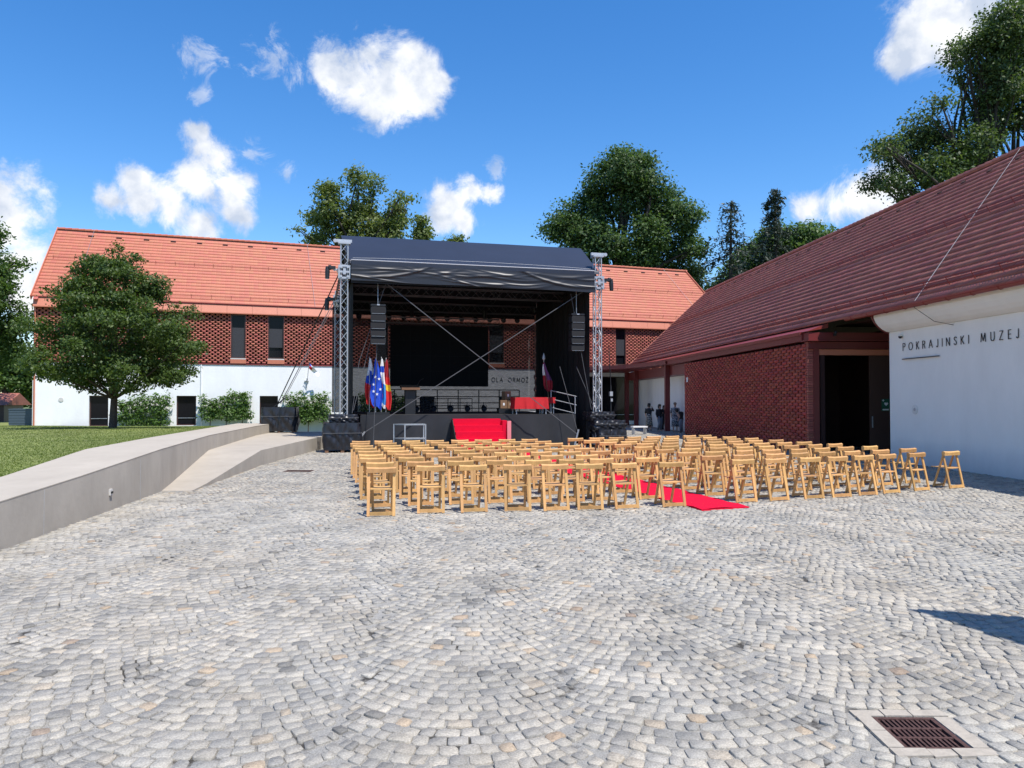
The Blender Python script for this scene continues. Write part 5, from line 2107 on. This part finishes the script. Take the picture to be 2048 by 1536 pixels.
mt_ = tree('maple_tree', 'small dark green round crowned tree on the lawn', (-15.1, 28.4, .80), mp, M['leaf_maple'], M['bark'], 66000, .072, 21, .165, 1.45, .17, 22, twigs=0, fork=(.05, 0), every=7, lr=.36)
mt_.scale = (.81, .83, .863)

# trees beyond the roofs: foot position and blobs from crown outline
def far(px, Y):
    return (px - 1024) / 1500.0 * Y


def zpx(py, Y):
    return CAM_H + (800 - py) / 1500.0 * Y


def crown(px0, Y, lst, k=1.0):
    """blobs measured as (column, row, radius) of the outline at distance Y, turned into metres"""
    x0 = far(px0, Y)
    g_ = random.Random(int(px0))
    return [(far(a, Y) - x0, g_.uniform(-2.5, 2.5), zpx(b, Y), k * r / 1500.0 * Y) for (a, b, r) in lst]


Y1 = 78.0
tree('oak_tree', 'sparse light green lopped tree behind the stage roof', (far(720, Y1), Y1, -.3),
     crown(720, Y1, [(715, 400, 34), (720, 360, 26), (740, 355, 22), (735, 430, 34), (705, 440, 30), (665, 390, 26), (668, 420, 26), (655, 370, 16), (640, 425, 24), (622, 425, 18), (690, 460, 28), (650, 455, 22),
                     (780, 420, 26), (785, 400, 18), (805, 395, 14), (812, 380, 9), (770, 455, 28), (800, 440, 16), (745, 470, 30), (620, 470, 18), (605, 462, 10), (640, 480, 16), (790, 470, 18)], .85),
     M['leaf_oak'], M['bark_dark'], 15000, .18, 31, .5, 16.0, .46, 26, twigs=2, lr=.34)
tree('oak_sprout_tree', 'slim leafy treetop just right of the lopped tree above stage roof', (far(846, Y1), Y1, -.3), crown(846, Y1, [(845, 445, 9), (847, 458, 12), (846, 472, 13), (845, 490, 14)]),
     M['leaf_oak'], M['bark_dark'], 2600, .17, 32, .18, 14, .35, 14)
tree('low_treetop', 'low light green treetop peeping over the middle of the stage roof', (far(905, Y1), Y1, -.3), crown(905, Y1, [(895, 482, 10), (915, 480, 10), (905, 492, 14)]),
     M['leaf_oak'], M['bark_dark'], 2200, .17, 33, .18, 13, .35, 14)
Y2 = 84.0
tree('lime_tree', 'huge dark green broadleaf tree right of the stage roof', (far(1250, Y2), Y2, -.3),
     crown(1250, Y2, [(1240, 340, 50), (1205, 355, 40), (1275, 345, 46), (1300, 370, 40), (1190, 390, 32), (1340, 400, 42), (1365, 430, 38), (1250, 390, 50), (1310, 420, 50), (1370, 470, 36), (1385, 500, 26),
                      (1195, 420, 30), (1140, 420, 34), (1115, 450, 28), (1150, 455, 40), (1190, 470, 42), (1220, 490, 36), (1290, 470, 44), (1340, 500, 44), (1380, 530, 34), (1270, 510, 40), (1180, 510, 34), (1300, 540, 40), (1390, 560, 26), (1240, 310, 22), (1280, 318, 20)], .86),
     M['leaf_dark'], M['bark_dark'], 58000, .185, 34, .75, 14.0, .62, 44, twigs=2)
Y3 = 92.0
tree('round_tree', 'smooth round green treetop between the two conifers and the red roof', (far(1580, Y3), Y3, -.3),
     crown(1580, Y3, [(1570, 500, 55), (1610, 500, 50), (1530, 510, 45), (1500, 530, 40), (1640, 505, 34), (1600, 475, 34), (1550, 480, 34), (1480, 550, 34), (1655, 490, 20), (1450, 580, 30)]),
     M['leaf_mid'], M['bark_dark'], 30000, .23, 35, .6, 12.0, .55, 24)


def conifer(label, px, Y, top_py, base_py, rmax, seed, droop=.35, dens=1.0):
    zt, zb = zpx(top_py, Y), zpx(base_py, Y)
    t = thing('spruce_tree', label, 'tree', (far(px, Y), Y, -.3), 0, 'conifers beyond the roof')
    MB().tube([(0, 0, 0), (0, 0, zb * .6), (.1, 0, zt - 1.2), (.35, 0, zt)], [.35, .28, .10, .03], 8).build('trunk', M['bark_dark'], t, smooth=True)
    g_ = np.random.default_rng(seed)
    P, br = [], MB()
    z = zt - .3
    while z > zb - 2:
        fr_ = (zt - z) / (zt - zb)
        L_ = rmax * (.12 + .88 * min(1, fr_ ** .8)) * g_.uniform(.65, 1.15)
        for k in range(int(4 + 2 * g_.random())):
            a = g_.uniform(0, 2 * math.pi)
            l = L_ * g_.uniform(.6, 1.1)
            tip = Vector((math.cos(a) * l, math.sin(a) * l, z - droop * l * .55))
            br.tube([(0, 0, z), (tip.x * .6, tip.y * .6, z - droop * l * .38), tip], [.05, .03, .01], 4, cap=False)
            m = int((14 + 46 * l / rmax) * dens)
            u = g_.random(m) ** .7
            p = np.stack([tip.x * u, tip.y * u, z + (tip.z - z) * u - g_.random(m) * .75 * (.25 + u)], -1) + g_.normal(0, .11, (m, 3))
            P.append(p)
        z -= g_.uniform(.45, .8)
    p = np.concatenate(P)
    m = len(p)
    nrm = g_.normal(size=(m, 3)) * .6 + np.array([0, -.3, .6])
    nrm /= np.linalg.norm(nrm, axis=1, keepdims=True)
    tt = np.cross(nrm, g_.normal(size=(m, 3)))
    tt /= np.linalg.norm(tt, axis=1, keepdims=True)
    bb = np.cross(nrm, tt)
    s = .22 * g_.uniform(.6, 1.4, m)[:, None]
    v = np.stack([p - tt * s, p - bb * s * .35, p + tt * s, p + bb * s * .35], 1)
    np_obj('crown', v.reshape(-1, 3), np.arange(m * 4).reshape(-1, 4), M['needle'], t)
    br.build('branches', M['bark_dark'], t)


conifer('thin drooping conifer right of the huge broadleaf tree', 1462, 80.0, 392, 540, 5.6, 41, .5, .95)
conifer('dark pointed conifer with bent tip above the red roof', 1552, 86.0, 368, 560, 4.8, 42, .3, 1.7)

Y5 = 46.0
tree('chestnut_tree', 'big tree rising behind the museum roof at right edge', (far(2010, Y5), Y5, -.3),
     crown(2010, Y5, [(1990, 60, 60), (2040, 40, 60), (1960, 120, 44), (2020, 130, 56), (1935, 140, 26), (2060, 120, 60), (1985, 180, 40), (2035, 200, 46), (1940, 95, 26), (1955, 70, 30), (1920, 100, 14), (2000, 235, 40), (1960, 215, 30), (2090, 60, 70), (2100, 190, 60),
                      (1850, 245, 40), (1800, 270, 34), (1760, 295, 26), (1740, 310, 14), (1890, 260, 40), (1930, 290, 44), (1840, 300, 44), (1790, 335, 30), (1880, 330, 44), (1770, 365, 22), (1800, 375, 26), (1960, 330, 50), (2010, 300, 44), (1840, 350, 34), (1850, 215, 20)], .84),
     M['leaf_right'], M['bark_dark'], 58000, .105, 51, .45, 10.0, .40, 42, twigs=3)
Y6 = 50.0
tree('ash_tree', 'green tree cut by the left edge of the picture', (far(-82, Y6), Y6, .2),
     crown(-60, Y6, [(-20, 480, 40), (-5, 560, 40), (20, 600, 34), (0, 640, 44), (-30, 600, 50), (35, 585, 22), (10, 520, 20), (-50, 520, 50), (-20, 690, 50), (30, 660, 24), (-60, 640, 60), (10, 470, 22)]),
     M['leaf_mid'], M['bark'], 26000, .12, 52, .3, 4.5, .34, 40, twigs=2)
Y7 = 72.0
tree('garden_tree', 'dense green tree low at the left edge behind the shed', (far(10, Y7), Y7, .0),
     crown(10, Y7, [(0, 730, 50), (45, 740, 44), (90, 735, 40), (-40, 720, 50), (30, 770, 44), (70, 780, 34), (-20, 690, 30), (30, 700, 24)]),
     M['leaf_mid'], M['bark'], 16000, .18, 53, .3, 3.0, .45, 22)

# shed and container beyond the lawn
shed = thing('garden_shed', 'small red roofed shed at the far left behind the lawn', 'shed', (-39.6, 56.0, .2), R(10))
MB().bx(-2.2, 2.2, -1.5, 1.5, -.3, 1.35).build('walls', M['bronze'], shed)
MB().prism([(-2.0, 1.3), (2.0, 1.3), (0, 2.2)], 'x', -2.6, 2.6).build('roof', M['tile_old'], shed)
con = thing('waste_container', 'slate blue metal container standing left of the white wall', 'container', (-30.3, 46.5, .28), R(18))
MB().bx(-.62, .62, -.5, .5, .06, 1.0).build('body', M['container'], con)
for k in range(5):
    MB().bx(-.63, .63, -.515, -.50, .16 + k * .17, .20 + k * .17).build('rib', M['container'], con)
MB().bx(-.65, .65, -.53, .53, 1.0, 1.06).build('lid', M['container'], con)
tag(MB().bx(-.13, .13, -.12, .12, 0, .78).bx(-.15, .15, -.14, .14, .78, .84).build('service_cabinet', M['grey_concrete'], loc=(-30.2, 47.8, .9)), 'small pale grey cabinet behind the blue container', 'cabinet')
con2 = MB().bx(-.10, .10, -.1, .1, -.9, 0)
con2.build('plinth', M['grey_concrete'], bpy.data.objects['service_cabinet'])

# ------------------------------------------------------------------ chairs


def make_chair():
    t = thing('folding_chair', 'x', 'chair', (0, 0, 0))
    LW = .046

    def leg(x, yb, yt, zt, w):
        return MB().bar((x, yb, 0.0), (x, yt, zt), w, .026, up=(0, 1, 0))
    for sx in (-1, 1):
        leg(sx * .205, -.13, .035, .73, LW).build('rear_leg', M['wood'], t)
    MB().bx(-.182, .182, -.139, -.113, .012, .068).build('rear_stretcher', M['wood'], t)
    for sx in (-1, 1):
        leg(sx * .158, .30, .045, .73, .040).build('front_leg', M['wood'], t)
    MB().bx(-.138, .138, .280, .306, .012, .060).build('front_stretcher', M['wood'], t)

    def seat(u, v):
        x = -.178 + .356 * u
        y = -.055 + .40 * v
        return (x, y, .445 - .012 * math.sin(math.pi * u) - .010 * (1 - v))
    m = MB().grid(seat, 8, 6)
    n0 = len(m.v)
    vs = list(m.v)
    m.grid(lambda u, v: (lambda p: (p[0], p[1], p[2] - .016))(seat(u, v)), 8, 6)
    for a, b in (((0, 0), (1, 0)), ((1, 0), (1, 1)), ((1, 1), (0, 1)), ((0, 1), (0, 0))):
        pa_, pb_ = Vector(seat(*a)), Vector(seat(*b))
        K = 8
        for k in range(K):
            u0 = (a[0] + (b[0] - a[0]) * k / K, a[1] + (b[1] - a[1]) * k / K)
            u1 = (a[0] + (b[0] - a[0]) * (k + 1) / K, a[1] + (b[1] - a[1]) * (k + 1) / K)
            q0, q1 = Vector(seat(*u0)), Vector(seat(*u1))
            m.add([q0, q1, q1 - Vector((0, 0, .016)), q0 - Vector((0, 0, .016))], [(0, 1, 2, 3)])
    m.build('seat', M['wood'], t, smooth=False)
    # curved, slightly dished backrest rail that overhangs the frame
    bk = MB()
    K = 10
    rows = []
    for k in range(K + 1):
        u = -1 + 2 * k / K
        x = u * .238
        dip = .012 * (1 - u * u)
        y0 = -.010 + .018 * (1 - u * u)
        rows.append([(x, y0 - .022, .688), (x, y0 - .030, .765 - dip), (x, y0 + .012, .785 - dip), (x, y0 + .048, .772 - dip), (x, y0 + .040, .690)])
    for k in range(K):
        for j in range(5):
            a_, b_ = rows[k], rows[k + 1]
            bk.add([a_[j], a_[(j + 1) % 5], b_[(j + 1) % 5], b_[j]], [(0, 1, 2, 3)])
    bk.add(rows[0], [(0, 1, 2, 3, 4)])
    bk.add(rows[-1], [(4, 3, 2, 1, 0)])
    bk.build('backrest', M['wood'], t)
    return t


proto = make_chair()
ROWN = ['nearest row', 'second row from camera', 'third row from camera', 'fourth row from camera', 'fifth row from camera', 'sixth row from camera', 'seventh row from camera', 'eighth row from camera',
        'ninth row from camera', 'tenth row from camera']
left0 = [(-2.13, 12.15), (-1.36, 12.47), (-.66, 12.58), (.09, 12.69), (.73, 12.75), (1.33, 12.86), (1.95, 12.98), (2.82, 13.22)]
right0 = [(4.27, 13.80), (4.94, 14.01), (5.71, 14.29), (6.33, 14.51), (6.98, 14.81), (7.60, 15.13), (8.43, 15.54), (9.41, 15.98)]
cr_ = random.Random(5)
first = True
for side, base, nr in (('left', left0, 9), ('right', right0, 9)):
    for r in range(nr):
        for j in range(8):
            t = j / 7
            if side == 'left':
                cv = (-.245 - .045 * t, .975)
                ang = R(10.5 + 5 * t)
                reg = (base[0][0] + (base[7][0] - base[0][0]) * t, base[0][1] + (base[7][1] - base[0][1]) * t)
            else:
                cv = (-.30 - .115 * t, .965 - .03 * t)
                ang = R(17 + 6 * t)
                reg = (base[0][0] + (base[7][0] - base[0][0]) * t, base[0][1] + (base[7][1] - base[0][1]) * t)
            k = min(1.0, r / 2.5)
            bx0 = base[j][0] * (1 - k) + reg[0] * k
            by0 = base[j][1] * (1 - k) + reg[1] * k
            x = bx0 + cv[0] * r + (cr_.uniform(-.05, .05) if r else 0)
            y = by0 + cv[1] * r + (cr_.uniform(-.05, .05) if r else 0) + .13
            o = proto if first else copy_tree(proto)
            first = False
            o.location = (x, y, .004)
            o.rotation_euler = (0, 0, ang + R(cr_.gauss(0, 3.2)))
            lab = ['first', 'second', 'third', 'fourth', 'fifth', 'sixth', 'seventh', 'eighth'][j]
            o['label'] = 'wooden folding chair %s of the red carpet, %s from the left, %s' % (side, lab, ROWN[r])
            o['group'] = 'folding chairs set out in rows'

# ------------------------------------------------------------------ people in the porch


def person(label, loc, rz, h, pose, hair, outfit, hairlen=.0):
    t = thing('person', label, 'person', loc, rz, 'people in the porch')
    s = h / 1.70
    J = {'pelvis': (0, 0, .93), 'waist': (0, .01, 1.08), 'chest': (0, 0, 1.28), 'neck': (0, .01, 1.44), 'jaw': (0, .03, 1.53), 'head': (0, .02, 1.61), 'crown': (0, .0, 1.69),
         'hipL': (-.09, 0, .88), 'kneeL': (-.10, .02, .48), 'ankL': (-.10, -.02, .09), 'toeL': (-.11, .13, .03), 'hipR': (.09, 0, .88), 'kneeR': (.10, .02, .48), 'ankR': (.10, -.02, .09), 'toeR': (.11, .13, .03),
         'shL': (-.17, 0, 1.39), 'elL': (-.24, .02, 1.12), 'wrL': (-.23, .12, .90), 'haL': (-.22, .17, .80), 'shR': (.17, 0, 1.39), 'elR': (.24, .02, 1.12), 'wrR': (.23, .12, .90), 'haR': (.22, .17, .80)}
    J.update(pose)
    names = list(J)
    E = [('pelvis', 'waist'), ('waist', 'chest'), ('chest', 'neck'), ('neck', 'jaw'), ('jaw', 'head'), ('head', 'crown')]
    for c in 'LR':
        E += [('pelvis', 'hip' + c), ('hip' + c, 'knee' + c), ('knee' + c, 'ank' + c), ('ank' + c, 'toe' + c), ('chest', 'sh' + c), ('sh' + c, 'el' + c), ('el' + c, 'wr' + c), ('wr' + c, 'ha' + c)]
    rad = {'pelvis': .135, 'waist': .12, 'chest': .14, 'neck': .05, 'jaw': .062, 'head': .088, 'crown': .06, 'hip': .085, 'knee': .055, 'ank': .036, 'toe': .032, 'sh': .058, 'el': .042, 'wr': .028, 'ha': .034}
    me = bpy.data.meshes.new('body')
    me.from_pydata([Vector(J[n]) * s for n in names], [(names.index(a), names.index(b)) for a, b in E], [])
    o = bpy.data.objects.new('body', me)
    COL.objects.link(o)
    o.parent = t
    md = o.modifiers.new('skin', 'SKIN')
    lay = me.skin_vertices[0] if me.skin_vertices else None
    if lay is None:
        bm = bmesh.new()
        bm.from_mesh(me)
        bm.verts.layers.skin.verify()
        bm.to_mesh(me)
        bm.free()
        lay = me.skin_vertices[0]
    for i, n in enumerate(names):
        k = n[:-1] if n[-1] in 'LR' else n
        r = rad[k] * s
        lay.data[i].radius = (r * 1.15, r * .85) if n in ('pelvis', 'waist', 'chest') else (r, r)
        lay.data[i].use_root = (n == 'pelvis')
    sb = o.modifiers.new('sub', 'SUBSURF')
    sb.levels = 1
    sb.render_levels = 1
    me.materials.append(M['skin'])
    # face and hair
    hd = Vector(J['head']) * s
    b = MB()
    b.lathe([(.002, -.01), (.085, .0), (.102, .06), (.085, .115), (.04, .14), (.002, .145)], 14, hd + Vector((0, -.022, -.005)), 1, 1.08)
    if hairlen:
        b.lathe([(.085, -hairlen), (.105, -.02), (.09, .05)], 12, hd + Vector((0, -.04, 0)), 1.05, .75)
    b.build('hair', hair, t, smooth=True)
    fc = MB()
    fc.lathe([(.004, -.02), (.014, -.012), (.004, .02)], 6, hd + Vector((0, .092, -.015)))
    fc.build('nose', M['skin'], t)
    ey = MB()
    for sx in (-.034, .034):
        ey.lathe([(.002, -.006), (.011, 0), (.002, .006)], 6, hd + Vector((sx, .083, .01)))
    ey.build('eyes', M['hair'], t)
    for (nm, m, prof_, c, sx, sy) in outfit:
        cl = MB()
        base_ = Vector(J[c]) * s
        cl.lathe([(r * s, z * s) for (r, z) in prof_], 20, (base_.x, base_.y, 0), sx, sy)
        cl.build(nm, M[m], t, smooth=True)
    for (nm, m, a, b_, ra, rb) in pose.get('_', []) if isinstance(pose.get('_'), list) else []:
        pass
    return t, J, s


def sleeve(t, J, s, c, m, full=True):
    MB().tube([Vector(J['sh' + c]) * s + Vector((0, 0, .02)), Vector(J['sh' + c]).lerp(Vector(J['el' + c]), .5) * s, Vector(J['el' + c]) * s] + ([Vector(J['wr' + c]) * s] if full else []), [.078, .068, .062] + ([.045] if full else []), 10).build('sleeve', M[m], t, smooth=True)


def trousers(t, J, s, m):
    for c in 'LR':
        MB().tube([Vector(J['hip' + c]) * s + Vector((0, 0, .06)), Vector(J['knee' + c]) * s, Vector(J['ank' + c]) * s], [.115, .082, .066], 12).build('trouser_leg', M[m], t, smooth=True)


TOP = [(.05, 1.45), (.13, 1.42), (.185, 1.36), (.172, 1.22), (.150, 1.08), (.168, .94), (.172, .88)]
SKIRT = [(.150, 1.06), (.175, .93), (.19, .80), (.215, .50), (.235, .30)]
DRESS = [(.05, 1.45), (.13, 1.42), (.19, 1.35), (.180, 1.20), (.165, 1.06), (.190, .90), (.205, .6), (.215, .32)]
PZ = 0.0


def porch(px, Y):
    return (far(px, Y), Y, -.015)


armup = {'elR': (.22, .18, 1.28), 'wrR': (.10, .26, 1.50), 'haR': (.07, .28, 1.56)}
t, J, s = person('person in black top and floral skirt, back turned, raising a phone', porch(1298, 45.6), R(150 + 180), 1.66, armup, M['hair'],
                 [('top', 'cloth_black', TOP, 'waist', 1, .72), ('skirt', 'cloth_floral', SKIRT, 'pelvis', 1.0, .8)], .10)
sleeve(t, J, s, 'L', 'cloth_black', False)
sleeve(t, J, s, 'R', 'cloth_black', False)
t, J, s = person('person in black top and pale grey trousers, beside the floral skirt', porch(1319, 45.4), R(200), 1.60, {'kneeR': (.12, .16, .50), 'elL': (-.24, .1, 1.16), 'wrL': (-.10, .26, 1.18), 'haL': (-.05, .28, 1.2)}, M['hair'],
                 [('top', 'cloth_black', TOP, 'waist', 1, .72)], .14)
sleeve(t, J, s, 'L', 'cloth_black')
sleeve(t, J, s, 'R', 'cloth_black')
trousers(t, J, s, 'cloth_grey')
t, J, s = person('short person in dark clothes half hidden by the porch post', porch(1328, 46.4), R(190), 1.52, {}, M['hair'], [('top', 'cloth_black', TOP, 'waist', 1, .72)], .16)
sleeve(t, J, s, 'L', 'cloth_black', False)
sleeve(t, J, s, 'R', 'cloth_black', False)
trousers(t, J, s, 'cloth_black')
t, J, s = person('person in patterned dress with short greying hair right of the post', porch(1350, 44.4), R(-20), 1.72, {}, M['hair_fair'], [('dress', 'cloth_pattern', DRESS, 'waist', 1.05, .78)], .0)
sleeve(t, J, s, 'L', 'cloth_pattern', False)
sleeve(t, J, s, 'R', 'cloth_pattern', False)
t, J, s = person('person in black with grey trousers, bending near the brick wall', porch(1362, 43.0), R(60), 1.45, {'chest': (0, .16, 1.24), 'neck': (0, .28, 1.36), 'jaw': (0, .33, 1.43), 'head': (0, .34, 1.50), 'crown': (0, .33, 1.57), 'shL': (-.17, .2, 1.32), 'shR': (.17, .2, 1.32)}, M['hair'],
                 [('top', 'cloth_black', TOP, 'waist', 1, 1.0)], .08)
trousers(t, J, s, 'cloth_grey')
bn = thing('white_bench', 'low white bench beside the right ballast block', 'bench', porch(1278, 41.0), R(14))
MB().bx(-.42, .42, -.2, .2, .40, .47).build('seat', M['paper'], bn)
for sx in (-1, 1):
    MB().bx(sx * .34 - .03, sx * .34 + .03, -.16, .16, 0, .40).build('leg', M['steel'], bn)
